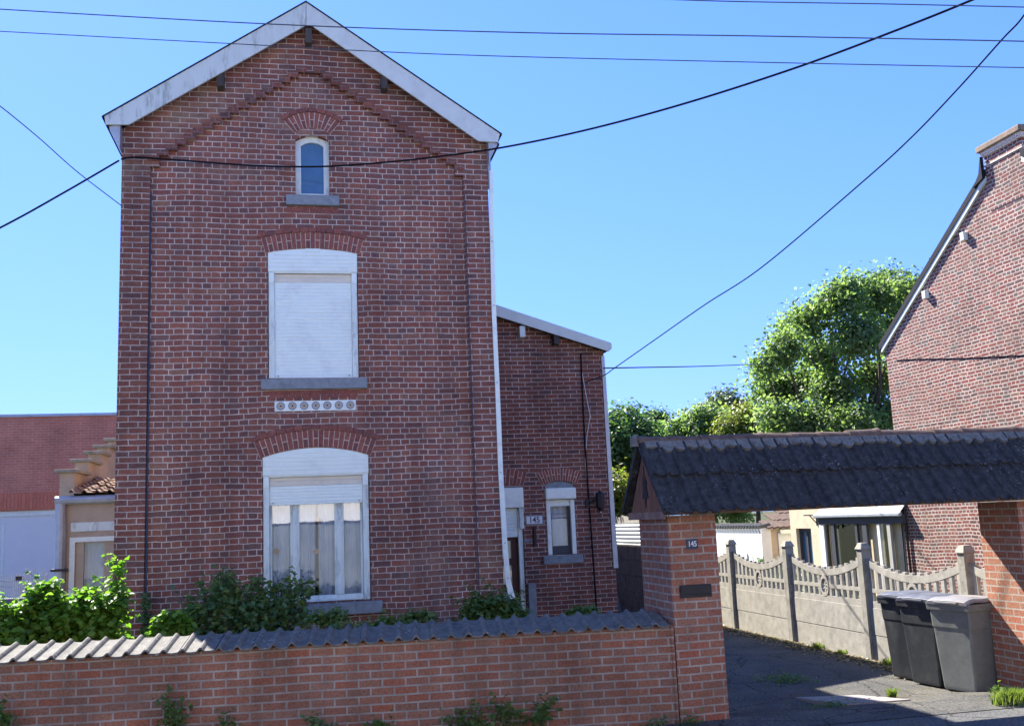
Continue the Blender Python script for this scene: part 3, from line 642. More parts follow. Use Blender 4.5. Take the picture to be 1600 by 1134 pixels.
mb.hexa([(e0, YA - .2, fz(e0)), (e1, YA - .2, fz(e1)), (e1, 28.2, fz(e1)), (e0, 28.2, fz(e0))], [(e0, YA - .2, fz(e0) + .05), (e1, YA - .2, fz(e1) + .05), (e1, 28.2, fz(e1) + .05), (e0, 28.2, fz(e0) + .05)])
mb.build('annex_roof', M['zinc'], house, fixn=True)
mb = MB(); mb.plate([(e0, fz(e0) - .17), (5.37, fz(5.37) - .13), (5.43, fz(5.43) - .06), (5.43, fz(5.43) + .03), (e0, fz(e0) + .03)], [], YA - .225, YA - .2005)
mb.build('bargeboard', M['barge_clean'], house)
mb = MB(); mb.hexa([(e0, YA - .199, fz(e0) - .09), (5.40, YA - .199, fz(5.40) - .09), (5.40, 28, fz(5.40) - .09), (e0, 28, fz(e0) - .09)], [(e0, YA - .199, fz(e0) - .07), (5.40, YA - .199, fz(5.40) - .07), (5.40, 28, fz(5.40) - .07), (e0, 28, fz(e0) - .07)])
mb.build('soffit', M['dark_wood'], house, fixn=True)
for px, py, mt in ((815, 521, 'white_worn'), (868, 532, 'dark_wood')):
    p = hy(px, py, YA - .1); mb = MB(); mb.box(p.x - .05, p.x + .05, YA - .19, YA + .02, p.z - .08, p.z + .12); mb.build('purlin', M[mt], house, bevel=.006)
p0, p1 = hy(942, 556, YA - .03), hy(963, 887, YA - .03)
mb = MB(); mb.hexa([(p1.x - .045, YA - .03, p1.z), (p1.x + .04, YA - .03, p1.z), (p1.x + .04, YA + .08, p1.z), (p1.x - .045, YA + .08, p1.z)], [(p0.x - .03, YA - .03, p0.z), (p0.x + .03, YA - .03, p0.z), (p0.x + .03, YA + .08, p0.z), (p0.x - .03, YA + .08, p0.z)])
mb.build('corner_strip', M['zinc'], house, fixn=True)
# annex door
arch(house, 3.325, .78, 2.60, .06, .24, YA, 13, label=False)
mb = MB(); mb.box(door[1] - .085, door[1] - .004, YA + .03, YA + .12, -.2, 2.2); mb.box(door[0] + .004, door[0] + .085, YA + .03, YA + .12, -.2, 2.2)
dr = mb.build('front_door', M['white_paint'], house, bevel=.006)
mb = MB(); mb.box(door[0] + .003, door[1] + .02, YA - .06, YA + .14, 2.22, 2.575); mb.build('shutter_box', M['white_paint'], dr, bevel=.02)
mb = MB(); mb.box(door[1] - .06, door[1] + .01, YA - .04, YA + .029, 1.86, 2.215); mb.build('shutter_guide', M['white_worn'], dr)
mb = MB(); slats(mb, door[0] + .09, door[1] - .09, 1.72, 2.215, YA + .05, .055); mb.build('roller_shutter', M['shutter'], dr)
panes = [(3.18, 3.50, 1.36, 1.66), (3.18, 3.50, .92, 1.24), (3.18, 3.50, .50, .80)]
mb = MB(); mb.plate([(door[0] + .09, -.2), (door[1] - .09, -.2), (door[1] - .09, 1.75), (door[0] + .09, 1.75)], [[(a, c), (b, c), (b, d), (a, d)] for a, b, c, d in panes], YA + .13, YA + .18)
lf = mb.build('leaf', M['red_door'], dr)
for a, b, c, d in panes:
    mb = MB(); mb.add([(a, YA + .15, c), (b, YA + .15, c), (b, YA + .15, d), (a, YA + .15, d)], [(0, 1, 2, 3)]); mb.build('pane', M['glass_street'], dr)
mb = MB(); curtain(mb, 3.05, 3.5, .4, 1.72, YA + .25, 4, .015); mb.build('curtain', M['curtain'], dr, smooth=True)
mb = MB(); mb.box(3.72, 3.86, YA - .12, YA - .002, -.2, .93); mb.build('doorway_stone', M['bluestone'], house, bevel=.012)
# annex window
arch(house, aw['xc'], aw['w'] + .1, aw['zs'], .07, .22, YA, 15, label=False)
x0, x1 = aw['xc'] - aw['w'] / 2 + .003, aw['xc'] + aw['w'] / 2 - .003
mb = MB(); mb.box(x0, x0 + .075, YA - .01, YA + .1, aw['z0'] + .003, 2.33); mb.box(x1 - .075, x1, YA - .01, YA + .1, aw['z0'] + .003, 2.33)
wa = mb.build('small_window', M['white_paint'], house, bevel=.005)
mb = MB(); mb.box(x0 - .02, x1 + .02, YA - .10, YA + .1, 2.34, 2.54); mb.build('shutter_box', M['white_paint'], wa, bevel=.025)
mb = MB(); mb.plate([(x0, 2.541), (x1, 2.541)] + arc(aw['xc'], aw['w'] - .006, 2.6, .055)[::-1], [], YA + .02, YA + .06); mb.build('head_panel', M['bluestone'], wa)
mb = MB(); slats(mb, x0 + .076, x1 - .076, 2.22, 2.335, YA + .03, .05); mb.build('roller_shutter', M['shutter'], wa)
mb = MB(); mb.plate([(x0 + .076, aw['z0'] + .003), (x1 - .076, aw['z0'] + .003), (x1 - .076, 2.33), (x0 + .076, 2.33)], [[(x0 + .10, aw['z0'] + .15), (x1 - .125, aw['z0'] + .15), (x1 - .125, 2.3), (x0 + .10, 2.3)]], YA + .06, YA + .1)
mb.build('frame', M['veranda_dark'], wa)
mb = MB(); mb.add([(x0 + .09, YA + .08, aw['z0'] + .1), (x1 - .1, YA + .08, aw['z0'] + .1), (x1 - .1, YA + .08, 2.31), (x0 + .09, YA + .08, 2.31)], [(0, 1, 2, 3)]); mb.build('pane', M['glass_street'], wa)
mb = MB(); curtain(mb, x0, x1, 1.4, 2.35, YA + .15, 5, .02); mb.build('curtain', M['curtain'], wa, smooth=True)
p = hy(868, 788, YA + .1); mb = MB(); mb.disc((p.x, p.z), .045, YA + .1, YA + .108, 14); mb.build('suncatcher', M['tan_disc'], wa)
sill(None, 4.03, 4.74, 1.235, 1.38, .06, house, YA)
# house number, intercom, lantern, cables on the annex wall
c0, c1 = hy(821, 806, YA), hy(848, 818, YA); cx, cz = (c0.x + c1.x) / 2, (c0.z + c1.z) / 2
mb = MB(); mb.box(c0.x - .01, c1.x + .01, YA - .018, YA - .001, cz - .085, cz + .085); mb.m = 1; mb.box(c0.x + .012, c1.x - .012, YA - .024, YA - .018, cz - .064, cz + .064)
mb.m = 2; writing(mb, '145', .145, cx, YA - .027, cz - .002, .002, .92)
mb.build('number_plate', [M['bluestone'], M['enamel'], M['enamel_dark']], house)
p0, p1 = hy(832, 823, YA), hy(838, 853, YA); mb = MB(); mb.box(p0.x, p1.x, YA - .05, YA - .001, p1.z, p0.z); mb.build('letter_tray', M['black_metal'], house, bevel=.01)
p0 = hy(824, 844, YA); mb = MB(); mb.box(p0.x - .06, p0.x + .05, YA - .02, YA - .001, p0.z - .03, p0.z + .03); mb.build('doorbell', M['bluestone'], house, bevel=.006)
p = hy(938, 784, YA - .12)
mb = MB(); mb.tube([(p.x, p.y, p.z - .17), (p.x, p.y, p.z - .10), (p.x, p.y, p.z + .10), (p.x, p.y, p.z + .15), (p.x, p.y, p.z + .2)], [.02, .075, .085, .07, .015], 8)
ln = mb.build('wall_lantern', M['black_metal'], house)
mb = MB(); mb.tube([(p.x - .02, p.y, p.z + .02), (p.x - .12, p.y + .02, p.z + .03), (p.x - .2, YA - .03, p.z - .02)], .014, 6); mb.box(p.x - .24, p.x - .16, YA - .03, YA - .001, p.z - .09, p.z + .06); mb.build('bracket', M['black_metal'], ln)
mb = MB(); mb.disc((p.x, p.z - .17), .014, p.y - .02, p.y + .02, 8); mb.build('bulb', M['enamel'], ln)
def wall_run(name, pts, r, mat, par=house, y=YA):
    mb = MB(); mb.tube([Vector((v.x, y - r - .004, v.z)) for v in (hy(a, b, y) for a, b in pts)], r, 6); return mb.build(name, M[mat], par)
wall_run('conduit', [(907, 552), (909, 600), (914, 700), (921, 800), (927, 880), (932, 958)], .014, 'cable')
wall_run('conduit', [(908, 575), (916, 620), (922, 650), (917, 680), (914, 720), (919, 770)], .006, 'enamel')

# ------------------------------------------------------------------ tile sheets with rolled profile
def roll(u, pitch):
    t = (u / pitch) % 1.0
    if t < .42: return math.sin(math.pi * t / .42) ** 1.0
    return -.10 * math.sin(math.pi * (t - .42) / .58)
def tile_sheet(mb, u0, u1, pitch, amp, pts, place, th=.016, jit=.003, seed=0):
    """pts: list of (v, h) down the slope; place(u, v, h) -> point; adds a solid sheet, one closed strip per tile"""
    rr = random.Random(seed); n = int(round((u1 - u0) / pitch)); sub = 12
    for k in range(n):
        a = u0 + k * pitch; dz = rr.uniform(-jit, jit); dv = rr.uniform(-jit, jit) * 2.5; tl = rr.uniform(-jit, jit)
        b = len(mb.v); cols = len(pts)
        for i in range(sub + 1):
            f = i / sub; f2 = min(.9999, f)
            for (v, h) in pts:
                hh = h + amp * roll(f2 * pitch, pitch) + dz + tl * (f - .5) * 2 + (.004 if i > sub - 1 else 0)
                mb.v.append(tuple(place(a + f * pitch * 1.004, v + dv, hh)))
            for (v, h) in pts:
                hh = h + amp * roll(f2 * pitch, pitch) + dz + tl * (f - .5) * 2 - th
                mb.v.append(tuple(place(a + f * pitch * 1.004, v + dv, hh)))
        w_ = 2 * cols
        for i in range(sub):
            o = b + i * w_; q = o + w_
            for j in range(cols - 1):
                mb.f.append((o + j, o + j + 1, q + j + 1, q + j)); mb.mi.append(mb.m)
                mb.f.append((o + cols + j, q + cols + j, q + cols + j + 1, o + cols + j + 1)); mb.mi.append(mb.m)
            mb.f.append((o, q, q + cols, o + cols)); mb.mi.append(mb.m)
            j = cols - 1; mb.f.append((o + j, o + cols + j, q + cols + j, q + j)); mb.mi.append(mb.m)
        for o, fl in ((b, 0), (b + sub * w_, 1)):
            for j in range(cols - 1):
                qd = (o + j, o + cols + j, o + cols + j + 1, o + j + 1); mb.f.append(qd[::-1] if fl else qd); mb.mi.append(mb.m)
    return mb

# ------------------------------------------------------------------ boundary wall
WO = (3.495, 9.507, 0.0); WA = R(-5.5); WL = 9.0
bw = thing('garden_wall', WO, 'low red brick garden wall with a sloping coping of grey rolled tiles along the pavement', 'wall', WA)
mb = MB(); mb.box(-WL, 0.0, 0, .36, -.3, .925); mb.build('wall', M['street_brick'], bw, local=True)
mb = MB(); mb.box(-WL, 0, .03, .44, .926, .935)
tile_sheet(mb, -WL + .02, -.0, .1655, .034, [(-.055, .935), (.12, .968), (.30, 1.0), (.47, 1.03)], lambda u, v, h: (u, v, h), .018, .004, 5)
cp = mb.build('coping', M['cap_tile'], bw, local=True, smooth=False)
mb = MB(); mb.box(-.012, .016, -.012, -.001, -.1, .93); mb.build('joint_strip', M['street_brick'], bw, local=True)

# ------------------------------------------------------------------ gateway: two brick pillars under a tiled roof
PX0, PX1, PY0, PY1 = 3.525, 4.03, 9.507, 10.38
QX0, QX1, QY0, QY1 = 7.5, 8.1, 9.5, 10.15
gate = thing('gateway', (PX0, PY0, 0), 'brick driveway gateway with two pillars under a dark mossy tiled roof', 'gateway')
mb = MB(); mb.box(PX0, PX1, PY0, PY1, -.3, 1.985); pa = mb.build('pillar', M['pillar_brick'], gate)
mb = MB(); mb.box(QX0, QX1, QY0, QY1, -.4, 1.985); pb = mb.build('pillar', M['pillar_brick'], gate)
a, b = hy(1061, 914, PY0), hy(1112, 931, PY0)
mb = MB(); mb.box(a.x, b.x, PY0 - .014, PY0 - .001, b.z, a.z); mb.box(a.x + .01, b.x - .01, PY0 - .022, PY0 - .014, b.z + .03, a.z - .012); mb.build('letterbox', M['black_metal'], pa, bevel=.004)
a, b = hy(1071.5, 842, PY0), hy(1090.5, 857, PY0); cx, cz = (a.x + b.x) / 2, (a.z + b.z) / 2
mb = MB(); mb.box(a.x, b.x, PY0 - .010, PY0 - .001, b.z, a.z); mb.m = 1; writing(mb, '145', .075, cx, PY0 - .013, cz, .001, .85); mb.build('number_plate', [M['plate_blue'], M['enamel']], pa)
# timber and roof
RX0, RX1 = 3.46, 8.35; RYC = 9.94; RZ = 2.70; EY, EZ = .62, 2.03
mb = MB(); mb.box(RX0 + .02, RX1, PY0 - .03, PY0 + .06, 1.99, 2.075); mb.box(RX0 + .02, RX1, PY1 - .06, PY1 + .03, 1.99, 2.075); mb.build('wall_plate', M['plate_board'], gate, bevel=.005)
mb = MB(); mb.box(PX1 + .01, QX0 - .01, PY0 + .061, PY1 - .061, 2.0, 2.03); mb.build('soffit', M['dark_wood'], gate)
def gable_end(x0, x1):
    mb = MB(); mb.plate([(RYC - EY + .09, 1.995), (RYC + EY - .09, 1.995), (RYC, RZ - .03)], [], x0, x1, 'X')
    g = mb.build('gable_board', M['gable_board'], gate, fixn=True)
    mb = MB(); mb.box(x0 - .02, x0 - .001, RYC - EY + .06, RYC + EY - .06, 1.955, 2.03); mb.build('rail', M['plate_board'], g)
    mb = MB(); zc = 2.27
    mb.plate([(RYC - .10, zc - .10), (RYC - .03, zc - .09), (RYC, zc - .2), (RYC + .03, zc - .09), (RYC + .10, zc - .10), (RYC + .05, zc + .02), (RYC + .075, zc + .06), (RYC + .02, zc + .12), (RYC, zc + .24), (RYC - .02, zc + .12), (RYC - .075, zc + .06), (RYC - .05, zc + .02)], [], x0 - .008, x0 - .001, 'X')
    mb.build('ornament', M['black_metal'], g, fixn=True)
gable_end(RX0 + .005, RX0 + .04)
sl = math.hypot(EY, RZ - EZ); sy, sz = EY / sl, (RZ - EZ) / sl
def front(u, v, h): return (u, RYC - sy * v - sz * h, RZ - sz * v + sy * h)
def back(u, v, h): return (u, RYC + sy * v + sz * h, RZ - sz * v + sy * h)
mb = MB(); PT = .147; nT = int((RX1 - RX0) / PT) * PT
for fn, sd_, dl in ((front, 1, .04), (back, 2, -.10)):
    tile_sheet(mb, RX0 - .05, RX0 - .05 + nT, PT, .034, [(.40, .045), (.7, .030), (sl + dl, .022)], fn, .018, .004, sd_)
    tile_sheet(mb, RX0 - .05, RX0 - .05 + nT, PT, .034, [(.02, .078), (.25, .072), (.475, .070)], fn, .018, .005, sd_ + 4)
bd_ = MB()
for fn in (front, back):
    u0_, u1_ = RX0 + .05, RX1 - .02; bd_.hexa([fn(u0_, .0, -.03), fn(u1_, .0, -.03), fn(u1_, sl - .02, -.03), fn(u0_, sl - .02, -.03)], [fn(u0_, .0, -.008), fn(u1_, .0, -.008), fn(u1_, sl - .02, -.008), fn(u0_, sl - .02, -.008)])
bd_.build('sun_stop_boards', M['dark_wood'], gate, fixn=True)  # boarding added under the tiles to stop sun leaking through at the eaves
tl = mb.build('tiles', M['gate_tile'], gate, fixn=True)
mb = MB()
for s_ in (-1, 1): mb.bar((RX0 - .02, RYC + s_ * .02, RZ + .03), (RX0 - .02, RYC + s_ * (EY + .03), EZ + .01), .05, .07, (1, 0, 0))
mb.build('verge', M['gate_tile'], gate)
mb = MB(); k = 0; x = RX0 - .06
while x < RX1 - .3:
    L = .345; zz = RZ + .055 + rng.uniform(-.006, .006); tilt = rng.uniform(-.01, .01)
    seg = 10; vs = []; fs = []
    for e, (xx, rr_) in enumerate(((x, .098), (x + L * .9, .09), (x + L + .03, .098))):
        for i in range(seg + 1):
            t = math.pi * (1.08 * i / seg - .04); vs.append((xx, RYC - rr_ * math.cos(t), zz + tilt * e + rr_ * .72 * math.sin(t)))
    for e in range(2):
        for i in range(seg): o = e * (seg + 1) + i; fs.append((o, o + 1, o + seg + 2, o + seg + 1))
    fs.append(tuple(range(seg, -1, -1))); mb.add(vs, fs); x += L; k += 1
mb.build('ridge', M['ridge_tile'], gate, fixn=False)
mb = MB()   # mortar scallops bedding the ridge
for sgn, fn in ((1, front), (2, back)):
    u = RX0 + .08
    while u < RX1 - .1:
        wv = rng.uniform(.045, .075); dp = rng.uniform(.01, .08)
        pts = [(u - wv, .07), (u - wv * .9, .09 + dp * .5), (u - wv * .4, .09 + dp), (u + wv * .4, .09 + dp), (u + wv * .9, .09 + dp * .5), (u + wv, .07)]
        lo = [fn(a_, v_, .07) for a_, v_ in pts]; hi = [fn(a_, v_, .105) for a_, v_ in pts]; n_ = len(pts)
        mb.add(lo + hi, [tuple(range(n_))[::-1], tuple(range(n_, 2 * n_))] + [(i, (i + 1) % n_, n_ + (i + 1) % n_, n_ + i) for i in range(n_)]); u += PT
    mb.add([fn(RX0 - .02, .02, .06), fn(RX1, .02, .06), fn(RX1, .10, .06), fn(RX0 - .02, .10, .06), fn(RX0 - .02, .02, .11), fn(RX1, .02, .11), fn(RX1, .10, .10), fn(RX0 - .02, .10, .10)], [(0, 3, 2, 1), (4, 5, 6, 7), (0, 1, 5, 4), (1, 2, 6, 5), (2, 3, 7, 6), (3, 0, 4, 7)])
mb.build('ridge_bedding', M['ridge_mortar'], gate, fixn=True)
mb = MB(); mb.tube([(RX0 - .075, RYC, RZ + .01), (RX0 - .075, RYC, RZ + .1), (RX0 - .075, RYC, RZ + .135)], [.06, .055, .02], 8); mb.build('ridge_end', M['ridge_mortar'], gate)

# ------------------------------------------------------------------ concrete fence along the driveway
FX = 7.69; FYS = [8.44, 10.718, 12.966, 15.25, 17.488, 19.75]
fence = thing('concrete_fence', (FX, 12.966, -.1), 'pale precast concrete fence with square posts and curved baluster panels beside the driveway', 'fence')
for y in FYS[1:]:
    mb = MB(); mb.box(FX - .075, FX + .065, y - .07, y + .07, -.4, 1.40)
    mb.hexa([(FX - .095, y - .09, 1.401), (FX + .085, y - .09, 1.401), (FX + .085, y + .09, 1.401), (FX - .095, y + .09, 1.401)], [(FX - .055, y - .05, 1.49), (FX + .045, y - .05, 1.49), (FX + .045, y + .05, 1.49), (FX - .055, y + .05, 1.49)])
    mb.build('post', M['concrete_dark'], fence, bevel=.008)
for y0, y1 in zip(FYS[:-1], FYS[1:]):
    a, b = y0 + .072, y1 - .072; mid = (a + b) / 2; ln_ = b - a
    if y0 < 9: a = 10.26
    mb = MB(); mb.box(FX - .03, FX + .02, a, b, -.4, .235); mb.box(FX - .034, FX + .024, a, b, .24, .61)
    sb = mb.build('slab', M['concrete'], fence, bevel=.006)
    mb = MB()
    def top(y): t = (y - mid) / (ln_ / 2); return 1.09 + .19 * t * t
    n = 24
    vs = []; fs = []
    for i in range(n + 1):
        y = a + (b - a) * i / n; z = top(y)
        for xx, zz in ((FX - .03, z - .095), (FX + .02, z - .095), (FX + .02, z), (FX - .03, z)): vs.append((xx, y, zz))
    for i in range(n):
        o = 4 * i; q_ = o + 4
        for j in range(4): fs.append((o + j, o + (j + 1) % 4, q_ + (j + 1) % 4, q_ + j))
    fs += [(0, 3, 2, 1), (4 * n, 4 * n + 1, 4 * n + 2, 4 * n + 3)]
    mb.add(vs, fs)
    mb.box(FX - .03, FX + .02, a, b, .612, .70); mb.box(FX - .028, FX + .018, a, mid - .135, .815, .87); mb.box(FX - .028, FX + .018, mid + .135, b, .815, .87)
    nb = 13; sp_ = ln_ / nb
    for i in range(nb):
        y = y0 + .072 + (i + .5) * sp_
        if y - .03 < a: continue
        zt_ = top(y)
        mb.box(FX - .026, FX + .016, y - .033, y + .033, zt_ - .001, zt_ + .03)
        if abs(y - mid) < .14:
            mb.box(FX - .026, FX + .016, y - .028, y + .028, .701, .72 if abs(y - mid) < .05 else .75); mb.box(FX - .026, FX + .016, y - .028, y + .028, .96, zt_ - .096)
        else:
            mb.box(FX - .026, FX + .016, y - .031, y + .031, .701, zt_ - .096)
    if a < mid - .2:
        ring = lambda r, z0=.838: [(mid + r * .95 * math.cos(2 * math.pi * k / 20), z0 + r * 1.15 * math.sin(2 * math.pi * k / 20)) for k in range(20)]
        mb.plate(ring(.135), [ring(.095)[::-1]], FX - .034, FX + .022, 'X')
        mb.bar((FX - .006, mid, .735), (FX - .006, mid, .945), .04, .024, (1, 0, 0))
        for t_ in (.79, .84, .89): mb.tube([(FX - .006, mid - .06, t_), (FX - .006, mid, t_ + .02), (FX - .006, mid + .06, t_)], .016, 6)
    mb.build('balustrade', M['concrete'], fence, fixn=True)

# ------------------------------------------------------------------ wheelie bins
def bin_(x, y, rz, sc, mats, label, zb=-.112, open_=0.0):
    t = thing('wheelie_bin', (x, y, zb), label, 'bin', rz, 'bins by the gateway')
    W, D, Hh = .48 * sc, .52 * sc, .94 * sc
    mb = MB(); k = .80
    # local: origin at the near bottom corner; +x to the right, +y away; front faces -x
    cx, cy = W * .5, D * .5
    def ring(z, s_, d=0): return [(cx - W / 2 * s_ - d, cy - D / 2 * s_ - d, z), (cx + W / 2 * s_ + d, cy - D / 2 * s_ - d, z), (cx + W / 2 * s_ + d, cy + D / 2 * s_ + d, z), (cx - W / 2 * s_ - d, cy + D / 2 * s_ + d, z)]
    rings = [ring(.02, .78), ring(.06, .80), ring(Hh * .70, .925), ring(Hh * .72, .955), ring(Hh * .9, .985), ring(Hh * .93, .985)]
    vs = [p for r_ in rings for p in r_]; fs = [(3, 2, 1, 0), (20, 21, 22, 23)]
    for i in range(5):
        for j in range(4): fs.append((4 * i + j, 4 * i + (j + 1) % 4, 4 * i + 4 + (j + 1) % 4, 4 * i + 4 + j))
    mb.add(vs, fs); bd = mb.build('body', M[mats[0]], t, bevel=.016, local=True)
    mb = MB(); mb.hexa(ring(Hh * .905, 1.02, .012), ring(Hh * .985, 1.03, .014)); mb.build('rim', M[mats[2]], t, bevel=.008, local=True)
    mb = MB(); n = 8; vs = []; fs = []
    for i in range(n + 1):
        u = i / n; xx = cx - W / 2 * 1.1 + W * 1.12 * u; zz = Hh * (1.0 + .035 * math.sin(math.pi * u) + .012 * math.sin(3 * math.pi * u)) + open_ * (1 - u)
        for yy, dz in ((cy - D * .52, -.012), (cy - D * .47, .012), (cy - D * .2, .022), (cy + D * .2, .022), (cy + D * .47, .012), (cy + D * .52, -.012)): vs.append((xx, yy, zz + dz))
        for yy in (cy + D * .52, cy - D * .52): vs.append((xx, yy, zz - .03))
    for i in range(n):
        o = 8 * i; q_ = o + 8
        for j in range(8): fs.append((o + j, q_ + j, q_ + (j + 1) % 8, o + (j + 1) % 8))
    fs += [tuple(range(8)), tuple(range(8 * n + 7, 8 * n - 1, -1))]; mb.add(vs, fs)
    ld = mb.build('lid', M[mats[1]], t, local=True, bevel=.005, fixn=True)
    mb = MB(); mb.box(cx - W * .60, cx - W * .545, cy - D * .30, cy + D * .30, Hh * .985, Hh * 1.01); mb.build('lid_grip', M[mats[1]], ld, local=True, bevel=.006)
    mb = MB(); mb.tube([(cx + W * .5, cy - D * .42, Hh * .97), (cx + W * .62, cy - D * .42, Hh * .99), (cx + W * .62, cy + D * .42, Hh * .99), (cx + W * .5, cy + D * .42, Hh * .97)], .014, 8); mb.build('handle', M[mats[0]], t, local=True)
    for yy in (cy - D * .44, cy + D * .36):
        mb = MB(); mb.tube([(cx + W * .44, yy, .10), (cx + W * .44, yy + .05, .10)], .10, 18); mb.build('wheel', M['rubber'], t, local=True, bevel=.01)
    return t
bin_(7.165, 10.06, R(13), 1.06, ('bin_grey', 'bin_lid_grey', 'bin_grey'), 'lighter grey wheelie bin standing against the end of the right brick pillar')
bin_(7.075, 10.58, R(9), 1.06, ('bin_black', 'bin_lid', 'bin_black'), 'black wheelie bin in the middle, between the grey bin and the other black bin')
bin_(7.10, 11.06, R(7), 1.06, ('bin_black', 'bin_lid', 'bin_black'), 'black wheelie bin farthest from the brick pillar, half hidden behind the middle bin', open_=.0)

# ------------------------------------------------------------------ manhole slab in the driveway
mb = MB(); zz = -.098
pts = [hz(1270, 1082, -.095), hz(1355, 1080, -.095), hz(1402, 1105, -.03), hz(1312, 1107, -.03)]
c_ = sum((Vector((p.x, p.y, 0)) for p in pts), Vector()) / 4
P4 = [Vector((c_.x - .40, c_.y + .56, 0)), Vector((c_.x + .28, c_.y + .40, 0)), Vector((c_.x + .36, c_.y - .52, 0)), Vector((c_.x - .34, c_.y - .38, 0))]
lo = [(p.x, p.y, ground_z(p.y) - .05) for p in P4]; hi = [(p.x, p.y, ground_z(p.y) + .022) for p in P4]
mb.hexa(lo, hi); mb.m = 1; mb.bar((c_.x - .06, c_.y + .06, ground_z(c_.y) + .03), (c_.x + .12, c_.y - .05, ground_z(c_.y) + .03), .03, .012)
solo(mb, 'manhole_cover', [plain('slab_pink', (.30, .26, .24), .9, .2, 9, dirt=(.17, .15, .13), dirt_amt=.6), M['rubber']], 'pale square concrete manhole cover set in the dark driveway', 'manhole', (c_.x, c_.y, ground_z(c_.y)), fixn=True)

# ------------------------------------------------------------------ house on the right, gable end to the driveway
GX = 13.205
E0 = hx(1383, 540, GX); yc = 15.93; yn = 2 * yc - 20.5; ez = 5.62; gs = .655; rz_ = ez + gs * (20.5 - yc)
rh = thing('brick_house', (GX, 20.5, -.1), 'mottled red brick house seen from its tall windowless gable end with a big chimney', 'house')
g_ = [(yn, -.6), (20.5, -.6), (20.5, ez), (yc, rz_), (yn, ez)]
mb = MB(); mb.plate(g_, [], GX, GX + 8, 'X'); mb.build('wall', M['gable_brick'], rh, fixn=True)
mb = MB(); cy0, cy1 = 15.42, 16.46
def slab(xa, xb, y0_, y1_, lo_, hi_):
    za, zb_ = rz_ - gs * abs(y0_ - yc), rz_ - gs * abs(y1_ - yc)
    mb.hexa([(xa, y0_, za + lo_), (xa, y1_, zb_ + lo_), (xb, y1_, zb_ + lo_), (xb, y0_, za + lo_)], [(xa, y0_, za + hi_), (xa, y1_, zb_ + hi_), (xb, y1_, zb_ + hi_), (xb, y0_, za + hi_)])
for y0_, ye in ((cy1 + .002, yc + 4.72), (cy0 - .002, yc - 4.72)): slab(GX - .07, GX + .55, y0_, ye, .05, .19)
for ye in (yc + 4.72, yc - 4.72): slab(GX + .551, GX + 8.1, yc, ye, .05, .19)
mb.build('roof', M['slate'], rh, fixn=True)
for y0_, ye in ((cy1 + .002, yc + 4.66), (cy0 - .002, yc - 4.66)):
    mb = MB(); slab(GX - .055, GX - .005, y0_, ye, -.06, .045); mb.build('bargeboard', M['barge_clean'], rh, fixn=True)
for px, py in ((1506, 370), (1446, 461)):
    p = hx(px, py, GX - .05); mb = MB(); mb.box(GX - .10, GX - .001, p.y - .06, p.y + .06, p.z - .08, p.z + .09); mb.build('purlin', M['white_worn'], rh, bevel=.008)
cy0, cy1 = 15.42, 16.46
mb = MB(); mb.box(GX - .012, GX + .5, cy0, cy1, 7.6, 8.70); ch = mb.build('chimney', M['gable_brick'], rh)
mb = MB(); mb.box(GX - .045, GX + .53, cy0 - .04, cy1 + .04, 8.701, 8.74); mb.box(GX - .06, GX + .55, cy0 - .055, cy1 + .055, 8.741, 8.80); mb.box(GX - .035, GX + .52, cy0 - .03, cy1 + .03, 8.50, 8.525); mb.build('string_course', M['mortar'], ch)
mb = MB(); mb.box(GX - .11, GX + .6, cy0 - .10, cy1 + .10, 8.801, 8.93); mb.build('cap', plain('chimney_cap', (.26, .19, .13), .9, .3, 9, dirt=(.12, .10, .08), dirt_amt=.6), ch, bevel=.02)
mb = MB(); mb.plate([(cy1 + .001, rz_ - gs * .53), (cy1 + .30, rz_ - gs * .83 + .1), (cy1 + .1, rz_ - gs * .6 + .16), (cy1 + .001, rz_ - gs * .5 + .42)], [], GX - .11, GX - .04, 'X'); mb.build('flashing', M['slate'], rh, fixn=True)
mb = MB(); mb.tube([hx(1412, 790, GX - .04), hx(1424, 900, GX - .04)], .03, 8); mb.build('downpipe', M['black_metal'], rh)
mb = MB(); mb.tube([hx(1406, 790, GX - .02), hx(1416, 900, GX - .02)], .012, 6); mb.build('conduit', M['black_metal'], rh)
mb = MB(); mb.tube([hx(x, y, GX - .011) for x, y in ((1400, 563), (1430, 561), (1470, 560.5), (1510, 559.5), (1560, 557), (1600, 555), (1900, 540))], .010, 6); mb.build('wall_cable', M['cable'], rh)

# ------------------------------------------------------------------ rendered wing and veranda behind the gateway
cw = thing('rendered_house', (13.25, 23.2, -.1), 'cream rendered house wing with a dark narrow window behind the concrete fence', 'house')
wy0, wy1, wz0, wz1 = 24.78, 25.62, .45, 1.47
mb = MB(); mb.plate([(20.56, -.8), (25.93, -.8), (25.93, 2.6), (20.56, 2.6)], [[(wy0, wz0), (wy1, wz0), (wy1, wz1), (wy0, wz1)]], 13.21, 13.5, 'X'); mb.box(13.501, 18, 20.56, 25.93, -.8, 2.6); mb.build('wall', M['cream'], cw, fixn=True)
mb = MB(); mb.hexa([(13.15, 20.55, 2.6), (18, 20.55, 2.6), (18, 26.1, 2.6), (13.15, 26.1, 2.6)], [(13.15, 20.55, 2.66), (15.4, 22, 3.4), (15.4, 25, 3.4), (13.15, 26.1, 2.66)]); mb.build('roof', M['ridge_tile'], cw)
